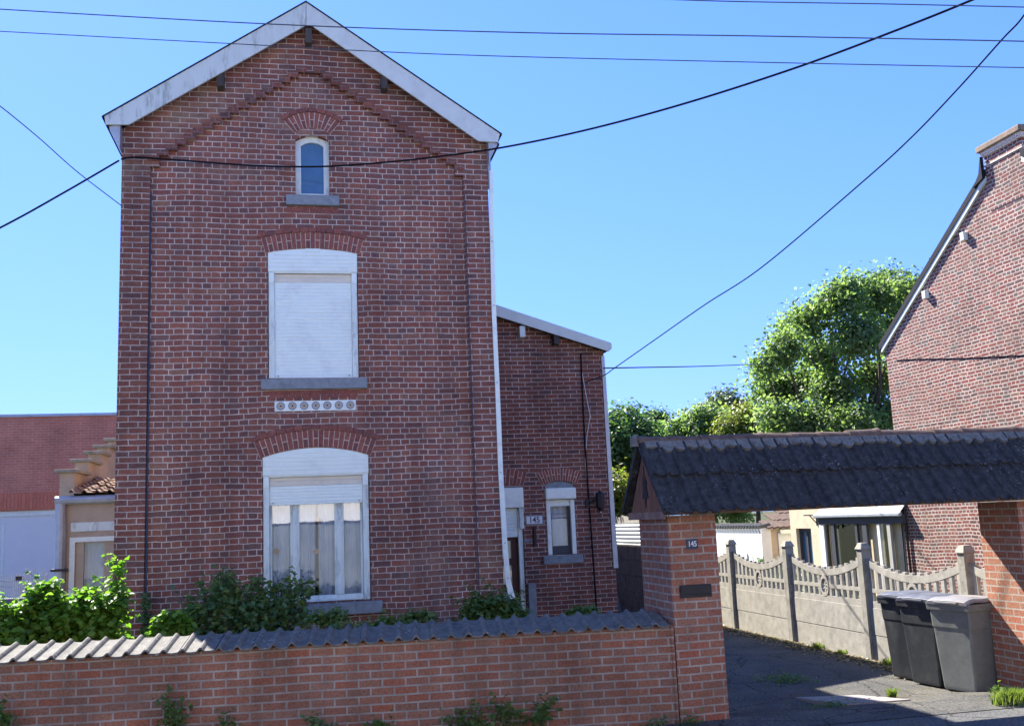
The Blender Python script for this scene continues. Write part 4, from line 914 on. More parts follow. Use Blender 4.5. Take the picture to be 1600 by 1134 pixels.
mb = MB(); mb.plate([(wy0, wz0), (wy1, wz0), (wy1, wz1), (wy0, wz1)], [[(wy0 + .1, wz0 + .1), ((wy0 + wy1) / 2 - .04, wz0 + .1), ((wy0 + wy1) / 2 - .04, wz1 - .1), (wy0 + .1, wz1 - .1)], [((wy0 + wy1) / 2 + .04, wz0 + .1), (wy1 - .1, wz0 + .1), (wy1 - .1, wz1 - .1), ((wy0 + wy1) / 2 + .04, wz1 - .1)]], 13.30, 13.36, 'X')
wf = mb.build('window', M['veranda_dark'], cw, fixn=True)
mb = MB(); mb.box(13.34, 13.35, wy0 + .05, wy1 - .05, wz0 + .05, wz1 - .05); mb.build('pane', M['attic_glass'], wf)
p = hx(1270, 806, 13.1); mb = MB(); mb.tube([(13.2, p.y, p.z - .25), (13.2, p.y, p.z), (13.2, p.y + .01, p.z + .02), (13.0, p.y + .3, p.z + .03)], .02, 6); mb.tube([(13.2, p.y, p.z - .2), (13.08, p.y + .15, p.z + .03)], .014, 6); mb.build('bracket', M['black_metal'], cw)

vd = thing('veranda', (12.97, 21.5, -.1), 'lean-to glass veranda with dark posts and grey gutter against the cream wall', 'veranda')
VX = 13.08; y0v, y1v = 20.3, 24.1
mb = MB()
for i in range(5):
    a = y0v + (y1v - y0v) * i / 5; b = a + (y1v - y0v) / 5 - .02
    mb.hexa([(VX - .05, a, 1.83), (13.2, a, 2.02), (13.2, b, 2.02), (VX - .05, b, 1.83)], [(VX - .05, a, 1.86), (13.2, a, 2.05), (13.2, b, 2.05), (VX - .05, b, 1.86)])
mb.build('roof', M['white_wall'], vd, fixn=True)
mb = MB(); mb.box(VX - .10, VX - .02, y0v - .02, y1v + .1, 1.74, 1.83); mb.build('gutter', M['zinc'], vd, bevel=.02)
mb = MB(); mb.box(VX - .018, VX + .06, y0v, y1v, 1.58, 1.79); mb.build('beam', M['veranda_dark'], vd)
posts = [(1353, .20, 'veranda_dark'), (1340, .10, 'veranda_dark'), (1391, .13, 'weathered_board'), (1375, .10, 'white_wall'), (1303, .16, 'veranda_dark'), (1286, .22, 'white_wall')]
for px, wd_, mt in posts:
    p = hx(px, 850, VX); mb = MB(); mb.box(VX - .01, VX + .05, p.y - wd_ / 2, p.y + wd_ / 2, -.6, 1.578); mb.build('post', M[mt], vd)
for pa_, pb_ in ((1343, 1309), (1296, 1291), (1388, 1379)):
    ya, yb_ = hx(pa_, 850, VX).y, hx(pb_, 850, VX).y; mb = MB(); mb.box(VX + .01, VX + .02, min(ya, yb_), max(ya, yb_), -.2, 1.577); mb.build('pane', M['glass'], vd)

# ------------------------------------------------------------------ white outbuilding
ob = thing('outbuilding', (13.0, 27.4, -.1), 'small white outbuilding with a brown tiled roof beyond the fence', 'outbuilding')
oc = hd(1189, 826, 29.0); ox, oy = oc.x, oc.y; oz = oc.z
mb = MB(); mb.box(ox, ox + .3, oy, oy + 6, -1.2, oz); mb.build('wall', M['white_wall'], ob)
mb = MB(); mb.box(ox + .301, ox + 4, oy + .004, oy + .3, -1.2, oz - .02); mb.build('end_wall', M['cream_shade'], ob)
mb = MB()
for i in range(30): y = oy + .05 + i * .2; mb.tube([(ox - .07, y, oz + .05), (ox + .3, y, oz + .12)], .06, 6)
mb.build('roof_edge', M['ridge_mortar'], ob)
mb = MB()
d0 = hx(1124, 862, ox); d1 = hx(1168, 862, ox)
mb.box(ox - .03, ox - .001, d1.y, d0.y, -1.0, d0.z + .0); mb.build('door', M['garage_white'], ob)
r1, r2 = hd(1137, 826, 31.0), hd(1240, 828, 31.0); rtop = hd(1200, 798, 34)
mb = MB(); nR = 22
for i in range(nR):
    f0, f1 = i / nR, (i + 1) / nR
    A = (ox + .15, oy - .15, oz - .02); B = (ox + 4.2, oy - .15, oz - .02)
    x0_, x1_ = A[0] + (B[0] - A[0]) * f0, A[0] + (B[0] - A[0]) * f1
    for j in range(6):
        y0_, z0_ = oy - .15 + j * .55, oz - .02 + j * .20; 
        xa, xb = max(x0_, A[0] + j * .45), max(x1_, A[0] + j * .45)
        if xb - xa < .05: continue
        mb.hexa([(xa, y0_, z0_), (xb - .02, y0_, z0_ + .03), (xb - .02, y0_ + .6, z0_ + .235), (xa, y0_ + .6, z0_ + .205)], [(xa, y0_, z0_ + .05), (xb - .02, y0_, z0_ + .08), (xb - .02, y0_ + .6, z0_ + .275), (xa, y0_ + .6, z0_ + .245)])
mb.build('roof', M['ridge_tile'], ob, fixn=True)
mb = MB(); mb.box(ox + .5, ox + 4, oy - .22, oy - .16, oz - .16, oz - .05); mb.build('gutter', M['white_paint'], ob)
p0, p1 = hy(1215, 832, oy - .01), hy(1236, 832, oy - .01); mb = MB(); mb.box(p0.x, p1.x + .6, oy - .03, oy + .0, -1, p0.z); mb.build('door', M['garage_white'], ob)

# ------------------------------------------------------------------ concrete panel wall and corrugated sheet beyond the annex
kx = 6.95
pw = thing('panel_wall', (kx, 22, -.1), 'grey concrete panel wall between the house annex and the gateway pillar', 'wall')
for i in range(5):
    mb = MB(); z0_ = -.3 + i * .337; mb.box(kx, kx + .07, 20.3, 26, z0_, z0_ + .33); mb.build('panel', M['concrete_dark'], pw, bevel=.006)
mb = MB(); y = 20.3
vs = []; fs = []
n = 44
for i in range(n + 1):
    z = 1.385 + .46 * i / n; xx = kx + .03 + .014 * math.sin(2 * math.pi * i / 8)
    vs += [(xx, 20.2, z), (xx, 27, z)]
for i in range(n): fs.append((2 * i, 2 * i + 1, 2 * i + 3, 2 * i + 2))
mb = MB(); mb.add(vs, fs); cs_ = solo(mb, 'corrugated_sheet', M['corrugated'], 'white corrugated metal sheet fixed along the top of the grey panel wall', 'metal sheet', (kx, 22, 1.385))
bf = thing('board_fence', (kx + .5, 24, 0), 'weathered vertical board fence rising above the corrugated sheet', 'fence')
mb = MB()
for i in range(30): y = 20.3 + i * .25; mb.box(kx + .25, kx + .28, y, y + .235, 0, 1.98 + .02 * (i % 3)); 
mb.build('boards', M['weathered_board'], bf)
mb = MB(); b0 = hz(972, 945, 0); mb.hexa([(b0.x - .25, b0.y - .3, -.1), (b0.x + .25, b0.y - .3, -.1), (b0.x + .25, b0.y - .25, -.1), (b0.x - .25, b0.y - .25, -.1)], [(b0.x - .1, b0.y + .1, .42), (b0.x + .3, b0.y + .1, .42), (b0.x + .3, b0.y + .16, .42), (b0.x - .1, b0.y + .16, .42)])
solo(mb, 'stone_slab', M['bluestone'], 'grey stone slab leaning at the foot of the concrete panel wall', 'slab', (b0.x, b0.y, -.1))

# ------------------------------------------------------------------ left: brick hall, cream cottage, paling
WYH = 31.5
hall = thing('brick_hall', (-8, WYH, 0), 'wide red brick building with pale garage doors at the left edge', 'building')
tz = hy(95, 645, WYH).z; bz_ = hy(95, 795, WYH).z
mb = MB(); mb.box(-18, -1, WYH, WYH + 10, bz_, tz - .1); mb.build('wall', M['far_brick'], hall)
mb = MB(); mb.box(-18, -1, WYH - .05, WYH + .3, tz - .099, tz - .02); mb.build('parapet_cap', M['zinc'], hall)
mb = MB()
for i in range(170): mb.box(-18 + i * .1, -18 + i * .1 + .088, WYH - .012, WYH + .02, bz_ + .02, bz_ + .52)
mb.build('soldier_course', island('soldier', [(.60, .19, .12), (.68, .23, .14)]), hall)
mb = MB(); mb.box(-18, -1, WYH + .1, WYH + .2, -1, bz_ - .001); gd = mb.build('garage_door', M['garage_white'], hall)
mb = MB()
for i in range(3): x = hy(3 + 0 * i, 850, WYH).x + i * 4.2; mb.box(x - .03, x + .03, WYH + .085, WYH + .099, -1, bz_ - .3)
mb.box(-18, -1, WYH + .07, WYH + .099, bz_ - .16, bz_ - .01)
mb.build('door_trim', M['white_paint'], gd)

CY = 18.2
cc = thing('cottage', (-3.5, CY, 0), 'low cream rendered cottage with stepped gable parapet, clay tiles and one window', 'house')
def c(x, y, dy=0): return hy(x, y, CY + dy)
xl = c(96, 850).x; xr = -1.6; ezc = c(95, 782).z
wl, wr = c(112, 850).x, c(182, 850).x; wt, wb = c(150, 838).z, c(150, 930).z
mb = MB(); mb.plate([(xl, -.6), (xr, -.6), (xr, ezc), (xl, ezc)], [[(wl, wb), (wr, wb), (wr, wt), (wl, wt)]], CY, CY + .3); mb.build('wall', M['cream_shade'], cc)
mb = MB(); mb.box(wl - .02, wr + .3, CY - .02, CY - .001, c(150, 829).z, c(150, 815).z); mb.build('lintel', M['white_worn'], cc)
mb = MB(); mb.plate([(wl, wb), (wr, wb), (wr, wt), (wl, wt)], [[(wl + .19, wb + .12), (wr - .2, wb + .12), (wr - .2, wt - .1), (wl + .19, wt - .1)]], CY + .04, CY + .1); cwn = mb.build('window', M['cream_shade'], cc)
mb = MB(); mb.box(wl - .03, wl + .055, CY - .015, CY + .03, wb, wt); mb.box(wl + .056, wr + .1, CY - .015, CY + .03, wt - .08, wt); mb.build('frame', M['white_paint'], cwn)
mb = MB(); mb.add([(wl + .17, CY + .07, wb + .1), (wr - .18, CY + .07, wb + .1), (wr - .18, CY + .07, wt - .08), (wl + .17, CY + .07, wt - .08)], [(0, 1, 2, 3)]); mb.build('pane', M['glass_street'], cwn)
mb = MB(); curtain(mb, wl + .1, wr - .05, wb, wt, CY + .2, 5, .02); mb.build('curtain', M['curtain'], cwn, smooth=True)
mb = MB(); mb.box(wl, wr, CY + .5, CY + .55, wb - .2, wt + .1); mb.build('interior', M['interior'], cc)
mb = MB(); mb.tube([(xl - .1, CY - .07, ezc - .0), (xr, CY - .07, ezc)], .075, 10); mb.build('gutter', M['zinc'], cc)
dp = c(94, 850).x; mb = MB(); mb.tube([(dp, CY - .07, ezc - .05), (dp + .02, CY - .08, ezc - .5), (dp + .02, CY - .08, -.5)], .085, 12); dpo = mb.build('downpipe', M['zinc'], cc)
mb = MB(); mb.box(dp - .1, dp + .14, CY - .19, CY + .0, c(94, 890).z - .02, c(94, 890).z + .02); mb.build('pipe_clip', M['black_metal'], dpo)
# pantile roof rising away and the stepped parapet along its left end
XR_ = xl + .1
e0_, e1_ = hx(101, 772, XR_), hx(187, 729, XR_)
rp_ = math.atan2(e1_.z - e0_.z, e1_.y - e0_.y); RY0, RZ0 = CY - .12, ezc + .07
nr = 9; mb = MB()
def rf(u, v, h): return (u, RY0 + v * math.cos(rp_) - h * math.sin(rp_), RZ0 + v * math.sin(rp_) + h * math.cos(rp_))
for k in range(nr):
    v1 = k * .27; tile_sheet(mb, XR_ + .02, XR_ + .02 + 12 * .2, .2, .045, [(v1 + .32, .03), (v1 + .15, .045), (v1, .06)], rf, .016, .012, 30 + k)
mb.build('roof', plain('clay_tile', (.34, .23, .16), .85, .45, 9, dirt=(.10, .08, .06), dirt_amt=.8), cc, fixn=True)
mb = MB(); yb2 = RY0 + nr * .27 * math.cos(rp_); mb.box(xl + .1, xr, yb2, yb2 + .3, -.6, RZ0 + nr * .27 * math.sin(rp_)); mb.build('back_wall', M['cream_shade'], cc)
tips = [(84, 736), (108, 719.5), (129, 707), (144, 697), (161, 686.5)]
xt_ = xl - .22; tp3 = [hx(a_, b_, xt_) for a_, b_ in tips]; ys_ = [p.y + .09 for p in tp3] + [tp3[-1].y + 1.2]; zs_ = [p.z for p in tp3]; print('parapet', [tuple(round(q, 2) for q in p) for p in tp3], CY, ezc, xl, yb2, RZ0)
poly = [(ys_[0], -.6)]
for i in range(5): poly += [(ys_[i], zs_[i] - .03), (ys_[i + 1], zs_[i] - .03)]
poly += [(ys_[5], -.6)]
pq = []
for p_ in poly:
    if not pq or p_ != pq[-1]: pq.append(p_)
mb = MB(); mb.plate(pq, [], xl - .14, xl + .1, 'X'); pr_ = mb.build('parapet', M['cream_shade'], cc, fixn=True)
for i in range(5):
    mb = MB(); mb.box(xl - .22, xl + .17, ys_[i] - .09, ys_[i + 1] - .092 if i < 4 else ys_[5], zs_[i] - .028, zs_[i] + .03); mb.build('coping', M['concrete_dark'], pr_, bevel=.01)

# bent chestnut-style paling on a dark low wall at far left
lw = thing('garden_wall', (-4.6, 15.2, 0), 'low dark blue-grey rendered wall behind the ivy at the left edge', 'wall')
lz = hy(20, 935, 15.2).z
mb = MB(); mb.box(-9, hy(60, 940, 15.2).x, 15.2, 15.45, -.4, lz); mb.build('wall', plain('tarp', (.09, .10, .13), .7, .2, 5), lw)
pf = thing('wire_paling', (-5, 15.3, lz), 'bent white paling panel with wavy wire tops standing above the low dark wall', 'fence')
pals = []
nP = 34
mb = MB()
for i in range(nP):
    u = i / (nP - 1); px = -22 + 98 * u; top_ = 906 - 14 * u + 3.5 * math.sin(u * 46) - (6 if .62 < u < .8 else 0); bot = 940
    px2 = px + (6 if u > .8 else 1.5)
    a = hy(px, top_, 15.3 + .05 * math.sin(u * 9)); b = hy(px2, bot, 15.32 + .05 * math.sin(u * 9)); mb.tube([a, b], .0055, 5)
for rr_, zz_ in ((.0, 912), (.0, 920), (.0, 935)):
    mb.tube([hy(-22 + 98 * u, zz_ - 12 * u + 1.5 * math.sin(u * 20), 15.29) for u in [k / 12 for k in range(13)]], .005, 5)
mb.build('panel', M['zinc'], pf)
mb = MB(); p = hy(30, 903, 15.27); mb.box(p.x - .04, p.x + .04, 15.24, 15.27, p.z - .03, p.z + .03); mb.build('clip', M['black_metal'], pf)
mb = MB(); mb.tube([hy(-20, 962, 14.6), hy(10, 950, 14.8), hy(48, 938, 15.0), hy(75, 925, 15.15)], .012, 6); solo(mb, 'garden_hose', M['white_paint'], 'thin pale line running diagonally from the left edge up to the paling', 'wire', hy(10, 950, 14.8))

# ------------------------------------------------------------------ houses across the street (seen only in the window glass)
op = thing('terrace_house', (0, -7, 0), 'sunlit pale reddish terrace with a white rendered band across the street, reflected in the panes', 'house')
mb = MB(); mb.box(-18, 20, -12, -6.6, 2.85, 6.5); mb.build('wall', plain('opp_render', (.62, .52, .42), .9, .15, .7), op)
mb = MB(); mb.box(-18, 20, -6.62, -6.5, 2.25, 2.85); mb.build('band', M['white_wall'], op)
mb = MB(); mb.box(-18, 20, -12, -6.6, -.3, 2.249); mb.build('plinth', plain('opp_dark', (.14, .16, .17), .8, .35, .8), op)

# ------------------------------------------------------------------ overhead cables
def cable(name, pts, r, mat, label, sag=0):
    P = [hd(x, y, t) for x, y, t in pts]
    mb = MB(); out = []
    n = 14
    for i in range(len(P) - 1):
        p0_, p1_, p2_, p3_ = P[max(i - 1, 0)], P[i], P[i + 1], P[min(i + 2, len(P) - 1)]
        for k in range(n):
            t = k / n; out.append(.5 * ((2 * p1_) + (-p0_ + p2_) * t + (2 * p0_ - 5 * p1_ + 4 * p2_ - p3_) * t * t + (-p0_ + 3 * p1_ - 3 * p2_ + p3_) * t ** 3))
    out.append(P[-1])
    if pts[0][0] < -20 or pts[0][1] < -5 or pts[0][0] > 1605: out.insert(0, P[0] + (P[0] - P[1]).normalized() * 4)   # the span runs on beyond the frame
    if pts[-1][0] > 1605: out.append(P[-1] + (P[-1] - P[-2]).normalized() * 4)
    mb.tube(out, r, 6)
    return solo(mb, name, M[mat], label, 'cable', tuple(P[0]), smooth=True)
fd = lambda x, y: (hy(x, y, YP - .05) - CAM).dot(fw)
cable('overhead_cable', [(-150, 428, 12.2), (0, 356, 12.5), (100, 301, 12.8), (186, 251, 13.25)], .0125, 'cable', 'black cable sloping up from the left edge to the tall house corner')
cable('overhead_cable', [(189, 249, fd(189, 249)), (215, 246, fd(215, 246)), (300, 252, fd(300, 252)), (400, 259, fd(400, 259)), (500, 260.5, fd(500, 260) - .1), (600, 254, 13.2), (700, 243, 13.0), (800, 228, 12.7), (930, 200, 12.3), (1080, 159, 11.7), (1250, 104, 11.1), (1400, 48, 10.6), (1520, 0, 10.2), (1640, -52, 9.9)], .0125, 'cable', 'thick black cable across the gable climbing to the top right')
cable('overhead_cable', [(-100, 9.0, 10.4), (400, 37, 9.6), (800, 51, 9.2), (1200, 57, 8.9), (1700, 67, 8.6)], .0055, 'grey_wire', 'upper of two thin wires crossing in front of the bargeboards')
cable('overhead_cable', [(-100, 44, 10.4), (350, 68, 9.7), (700, 85.5, 9.3), (1200, 98, 8.9), (1700, 108, 8.6)], .0045, 'grey_wire', 'lower of two thin wires crossing in front of the bargeboards')
cable('overhead_cable', [(850, -10, 9.2), (1100, 1.5, 9), (1400, 7, 8.8), (1700, 14, 8.6)], .005, 'grey_wire', 'thin wire along the very top right edge of the picture')
cable('overhead_cable', [(1640, -40, 9.2), (1598, 27, 9.5), (1565, 63, 9.8), (1495, 141, 10.5), (1424, 215, 11.2), (1347, 285, 12), (1191, 417, 13.7), (1100, 477, 14.9), (1020, 533, 16), (960, 575, 16.9), (944, 586, 17.15), (915, 597, 17.4)], .0085, 'cable', 'twisted black cable from the top right corner down to the annex eaves')
cable('overhead_cable', [(943, 575, 17.3), (1000, 574, 19), (1100, 572, 24), (1182, 569, 32), (1240, 568, 38)], .013, 'grey_wire', 'thin level wire from the annex corner to the ash tree')
cable('overhead_cable', [(-60, 122, 10.8), (0, 166, 11.4), (60, 215, 12.1), (120, 268, 12.7), (189, 321, 13.3)], .0065, 'grey_wire', 'thin wire sloping down from the left edge to the side of the tall house')

# ------------------------------------------------------------------ vegetation
def leaves(pos, size, up_bias=.5, aspect=.62, fold=.18, droop=None, out=None, rg=nrg):
    """one folded pointed leaf (two quads) at every position"""
    n = len(pos); size = np.broadcast_to(size, (n,))
    nor = rg.normal(size=(n, 3)); nor /= np.linalg.norm(nor, axis=1)[:, None]; nor[:, 2] = np.abs(nor[:, 2]); nor += np.array([0, 0, up_bias])
    if out is not None: nor += out * .8
    nor /= np.linalg.norm(nor, axis=1)[:, None]
    t = rg.normal(size=(n, 3)); t -= nor * (t * nor).sum(1)[:, None]; t /= np.linalg.norm(t, axis=1)[:, None]
    if droop: t[:, 2] -= droop; t -= nor * (t * nor).sum(1)[:, None] * .6; t /= np.linalg.norm(t, axis=1)[:, None]
    s = np.cross(nor, t)
    prof = [(0, 0, 0), (-.5, .32, 1), (-.40, .66, 1), (0, 1, 0), (.40, .66, 1), (.5, .32, 1)]
    V = np.zeros((n, 6, 3))
    for k, (a, b, f) in enumerate(prof):
        V[:, k] = pos + (s * (a * aspect) + t * (b - .35) + nor * (f * fold * aspect)) * size[:, None]
    F = np.arange(n)[:, None, None] * 6 + np.array([[0, 3, 2, 1], [0, 5, 4, 3]])[None]
    return V.reshape(-1, 3), F.reshape(-1, 4)
def leaf_mesh(name, pos, size, mat, parent=None, base=None, **kw):
    V, F = leaves(pos, size, **kw)
    if base is not None: V = V - np.array(base)
    me = bpy.data.meshes.new(name); nv, nf = len(V), len(F)
    me.vertices.add(nv); me.vertices.foreach_set('co', V.ravel()); me.loops.add(nf * 4); me.loops.foreach_set('vertex_index', F.ravel().astype(np.int32))
    me.polygons.add(nf); me.polygons.foreach_set('loop_start', np.arange(nf, dtype=np.int32) * 4)
    me.materials.append(mat); me.update(calc_edges=True); me.validate()
    o = bpy.data.objects.new(name, me); COL.objects.link(o)
    if parent is not None: o.parent = parent
    return o
def in_blobs(blobs, n, shell=.5, rg=nrg):
    """points in a set of ellipsoids (c, (rx,ry,rz)), mostly towards each surface, with ragged radius"""
    wts = np.array([b[1][0] * b[1][1] + b[1][1] * b[1][2] for b in blobs]); wts = wts / wts.sum()
    idx = rg.choice(len(blobs), n, p=wts); C = np.array([tuple(b[0]) for b in blobs])[idx]; Rr = np.array([b[1] for b in blobs])[idx]
    d = rg.normal(size=(n, 3)); d /= np.linalg.norm(d, axis=1)[:, None]
    rad = (shell + (1 - shell) * rg.random(n)) * (1 + .18 * rg.normal(size=n))
    return C + d * rad[:, None] * Rr, d
def clump(P, k, spread, rg=nrg):
    """turn points into small sprays of k leaves"""
    Q = np.repeat(P, k, 0); return Q + rg.normal(size=Q.shape) * spread

L_ash = leafmat('ash_leaf', [(.14, .21, .10), (.18, .26, .125), (.22, .29, .155), (.16, .23, .115), (.25, .31, .19)], .66)
L_dark = leafmat('dark_leaf', [(.06, .13, .06), (.09, .17, .075), (.13, .21, .085), (.075, .145, .065)], .52)
L_blue = leafmat('blue_leaf', [(.06, .10, .055), (.09, .13, .075), (.11, .15, .09)], .35)
L_yel = leafmat('yellow_leaf', [(.13, .18, .035), (.19, .24, .045), (.23, .25, .06), (.20, .19, .07)], .5)
L_ivy = leafmat('ivy_leaf', [(.08, .19, .03), (.13, .27, .04), (.18, .32, .05), (.22, .36, .06), (.07, .15, .035)], .55)
L_priv = leafmat('privet_leaf', [(.07, .15, .07), (.11, .21, .09), (.15, .25, .09), (.22, .28, .085)], .45)
L_weed = leafmat('weed_leaf', [(.08, .15, .045), (.12, .21, .06), (.17, .24, .07)], .4)
L_dry = leafmat('dry_leaf', [(.22, .17, .09), (.30, .24, .13), (.16, .11, .06), (.12, .13, .05)], .2)

def limb(mb, a, b, r0_, r1_, bend=.15, n=5):
    a, b = Vector(a), Vector(b); L = (b - a).length; off = Vector((rng.uniform(-1, 1), rng.uniform(-1, 1), rng.uniform(-.3, .3))) * L * bend
    mb.tube([a.lerp(b, i / n) + off * math.sin(math.pi * i / n) for i in range(n + 1)], [r0_ + (r1_ - r0_) * i / n for i in range(n + 1)], 6)

def tree(name, base, blobs, nleaf, lsize, mat, label, trunk_r=.2, stems=1, k=5, spread=.18, shell=.35, group=None, up_bias=.4, droop=None, twigs=True):
    t = thing(name, base, label, 'tree', 0, group)
    P, D = in_blobs(blobs, nleaf // k, shell); Q = clump(P, k, spread); O = np.repeat(D, k, 0)
    leaf_mesh('crown', Q, lsize * (0.7 + .6 * nrg.random(len(Q))), mat, t, base, up_bias=up_bias, out=O, droop=droop)
    mb = MB(); B = Vector(base); top = sum((Vector(b[0]) for b in blobs), Vector()) / len(blobs)
    forks = []
    for s_ in range(stems):
        f = B.lerp(Vector((top.x, top.y, top.z)), .55) + Vector((rng.uniform(-.8, .8), rng.uniform(-.5, .5), 0)) * (1 if stems > 1 else .2)
        limb(mb, B + Vector((rng.uniform(-.3, .3), rng.uniform(-.3, .3), -.3)) * (1 if stems > 1 else .1), f, trunk_r, trunk_r * .6, .05); forks.append(f)
    for c_, r_ in blobs:
        c_ = Vector(c_); f = min(forks, key=lambda q_: (q_ - c_).length); limb(mb, f, c_, trunk_r * .42, trunk_r * .12, .12)
        if twigs:
            for _ in range(4):
                d = Vector((rng.gauss(0, 1), rng.gauss(0, 1), rng.gauss(.4, .8))).normalized(); limb(mb, c_, c_ + Vector((d.x * r_[0], d.y * r_[1], d.z * r_[2])) * .95, trunk_r * .12, trunk_r * .04, .15, 3)
    mb.build('trunk', M['bark'], t)
    return t
def blob(x, y, t, r, ry=None): p = hd(x, y, t); return (p, (r, ry or r, r * .85))
def floor_pt(x, t): p = hd(x, 860, t); return (p.x, p.y, -.4)

# the big ash
ash = []
for (x, y, r) in [(1205, 605, .85), (1225, 545, .9), (1262, 500, .95), (1312, 470, 1.0), (1365, 462, 1.0), (1412, 470, .9), (1395, 520, .95), (1340, 525, 1.0), (1285, 555, 1.0), (1245, 600, .9), (1305, 610, 1.05), (1365, 590, 1.0), (1415, 560, .9), (1215, 655, .9), (1265, 660, 1.0), (1330, 665, 1.05), (1385, 650, 1.0), (1250, 720, 1.0), (1320, 730, 1.0), (1400, 720, 1.0), (1380, 440, .6), (1330, 448, .5), (1295, 468, .5), (1195, 570, .5), (1235, 510, .5), (1420, 450, .6)]:
    ash.append(blob(x, y, 36 + rng.uniform(-1.8, 1.8), r * rng.uniform(.78, 1.0)))
tree('ash_tree', floor_pt(1325, 36), ash, 52000, .15, L_ash, 'tall airy ash tree beside the right-hand gable, highest tree in view', .2, 3, 7, .24, .1, up_bias=.1, droop=.4)
def small_tree(name, spec, t, n, ls, mat, label, tr=.14, shell=.45, jit=1.2, **kw):
    bl = [blob(x, y, t + rng.uniform(-jit, jit), r) for x, y, r in spec]
    mx_ = sum(q_[0] for q_ in spec) / len(spec)
    return tree(name, floor_pt(mx_, t), bl, n, ls, mat, label, tr, 1, 6, .14, shell, **kw)
small_tree('round_tree', [(972, 668, .85), (955, 690, .9), (998, 690, .8), (985, 720, 1.0), (958, 740, 1.0), (1000, 760, 1.0), (975, 790, 1.0), (1010, 730, .8), (940, 770, .8), (1005, 800, .8)], 31, 26000, .14, L_dark, 'dense rounded dark green tree just right of the annex wall')
small_tree('pointed_tree', [(1025, 660, .7), (1018, 685, .8), (1045, 690, .7), (1040, 725, 1.1), (1030, 770, .9), (1060, 750, .8)], 45, 13000, .17, L_dark, 'smaller pointed green tree standing between the round tree and gateway ridge')
small_tree('far_tree', [(1135, 632, .9), (1150, 645, .9), (1115, 650, .8), (1165, 660, .8), (1140, 680, 1.1), (1160, 710, 1.1), (1120, 720, 1.1)], 46, 13000, .18, L_blue, 'grey-green rounded tree standing far back, left of the ash')
small_tree('bush_tree', [(1090, 668, .6), (1100, 690, .8), (1075, 690, .6), (1110, 720, .9), (1085, 740, .9), (1125, 770, .9), (1095, 790, .9), (1150, 790, .8), (1062, 676, .7), (1082, 662, .8), (1105, 656, .8), (1125, 664, .8), (1050, 700, .9)], 42, 19000, .16, L_ash, 'low light green tree rising behind the gateway ridge tiles')
small_tree('lime_tree', [(1140, 672, .7), (1175, 655, .8), (1200, 668, .8), (1160, 700, .9), (1200, 720, .9), (1230, 690, .8), (1175, 760, .9)], 40, 15000, .15, L_yel, 'yellow-green leafy tree low in front of the ash')
small_tree('garden_tree', [(960, 795, .5), (968, 775, .45), (955, 760, .45), (990, 800, .4)], 24.5, 4000, .10, L_yel, 'small yellow-green shrub tree against the corrugated sheet by the pillar', .05, jit=.4)

# shrubs between the wall and the house
def shrub(name, label, spec, n, ls, mat, base_px, Y, shell=.3, k=4, spread=.05, up_bias=.5, cat='shrub', aspect=.62, stems=True, fold=.18, droop=None, z0=0.0, sprigs=0):
    bp = hy(base_px[0], base_px[1], Y); base = (bp.x, bp.y, z0)
    t = thing(name, base, label, cat); bl = []
    for x, y, r, dy in spec: p = hy(x, y, Y + dy); bl.append((p, (r, r, r * .9)))
    extra = None; P, D = in_blobs(bl, n // k, shell); P = P[P[:, 2] > z0 - .05]; 
    D = np.repeat(D[:len(P)], k, 0); Q = clump(P, k, spread)
    if sprigs:
        ex = []; sm = MB()
        for _ in range(sprigs):
            c_, r_ = bl[rng.randrange(len(bl))]; d = Vector((rng.gauss(0, .8), rng.gauss(0, .5) - .2, abs(rng.gauss(.8, .5)))).normalized(); L_ = rng.uniform(.10, .26); p0_ = Vector(c_) + Vector((d.x * r_[0], d.y * r_[1], d.z * r_[2])) * .8
            bend_ = Vector((rng.uniform(-.06, .06), rng.uniform(-.06, .06), -.03)); pts_ = [p0_, p0_ + d * L_ * .5 + bend_ * .3, p0_ + d * L_ + bend_]; sm.tube(pts_, [.004, .003, .002], 4)
            for k_ in range(rng.randint(5, 9)):
                f_ = rng.uniform(.25, 1.05); ex.append(tuple(p0_ + d * L_ * f_ + bend_ * f_ * f_ + Vector((rng.gauss(0, .018), rng.gauss(0, .018), rng.gauss(0, .015)))))
        Q = np.concatenate([Q, np.array(ex)]); D = np.concatenate([D, np.tile([0, 0, .2], (len(ex), 1))]); extra = sm
    leaf_mesh('foliage', Q, ls * (.65 + .7 * nrg.random(len(Q))), mat, t, base, up_bias=up_bias, out=D, aspect=aspect, fold=fold, droop=droop)
    if stems:
        mb = MB()
        for c_, r_ in bl: limb(mb, (base[0] + rng.uniform(-.1, .1), base[1], z0 - .1), c_, .02, .006, .1)
        if extra: mb.add(extra.v, extra.f)
        mb.build('stem', M['bark'], t)
    return t
shrub('climbing_plant', 'bright green vine heaped over the wall left of the tall house', [(15, 985, .20, 0), (55, 975, .22, .1), (95, 968, .24, 0), (130, 962, .26, .1), (160, 962, .24, 0), (60, 1000, .25, .2), (110, 1000, .28, .1), (155, 1000, .28, .1), (20, 1010, .25, 0), (68, 925, .09, 0), (60, 942, .10, 0), (78, 938, .09, 0), (100, 950, .12, 0), (135, 938, .11, .1), (180, 935, .10, .15), (184, 912, .06, .2), (185, 893, .04, .2), (176, 950, .14, 0), (8, 960, .08, 0), (35, 958, .10, 0)], 8500, .068, L_ivy, (100, 1100), 11.5, .3, 4, .04, .7, aspect=.85, sprigs=70)
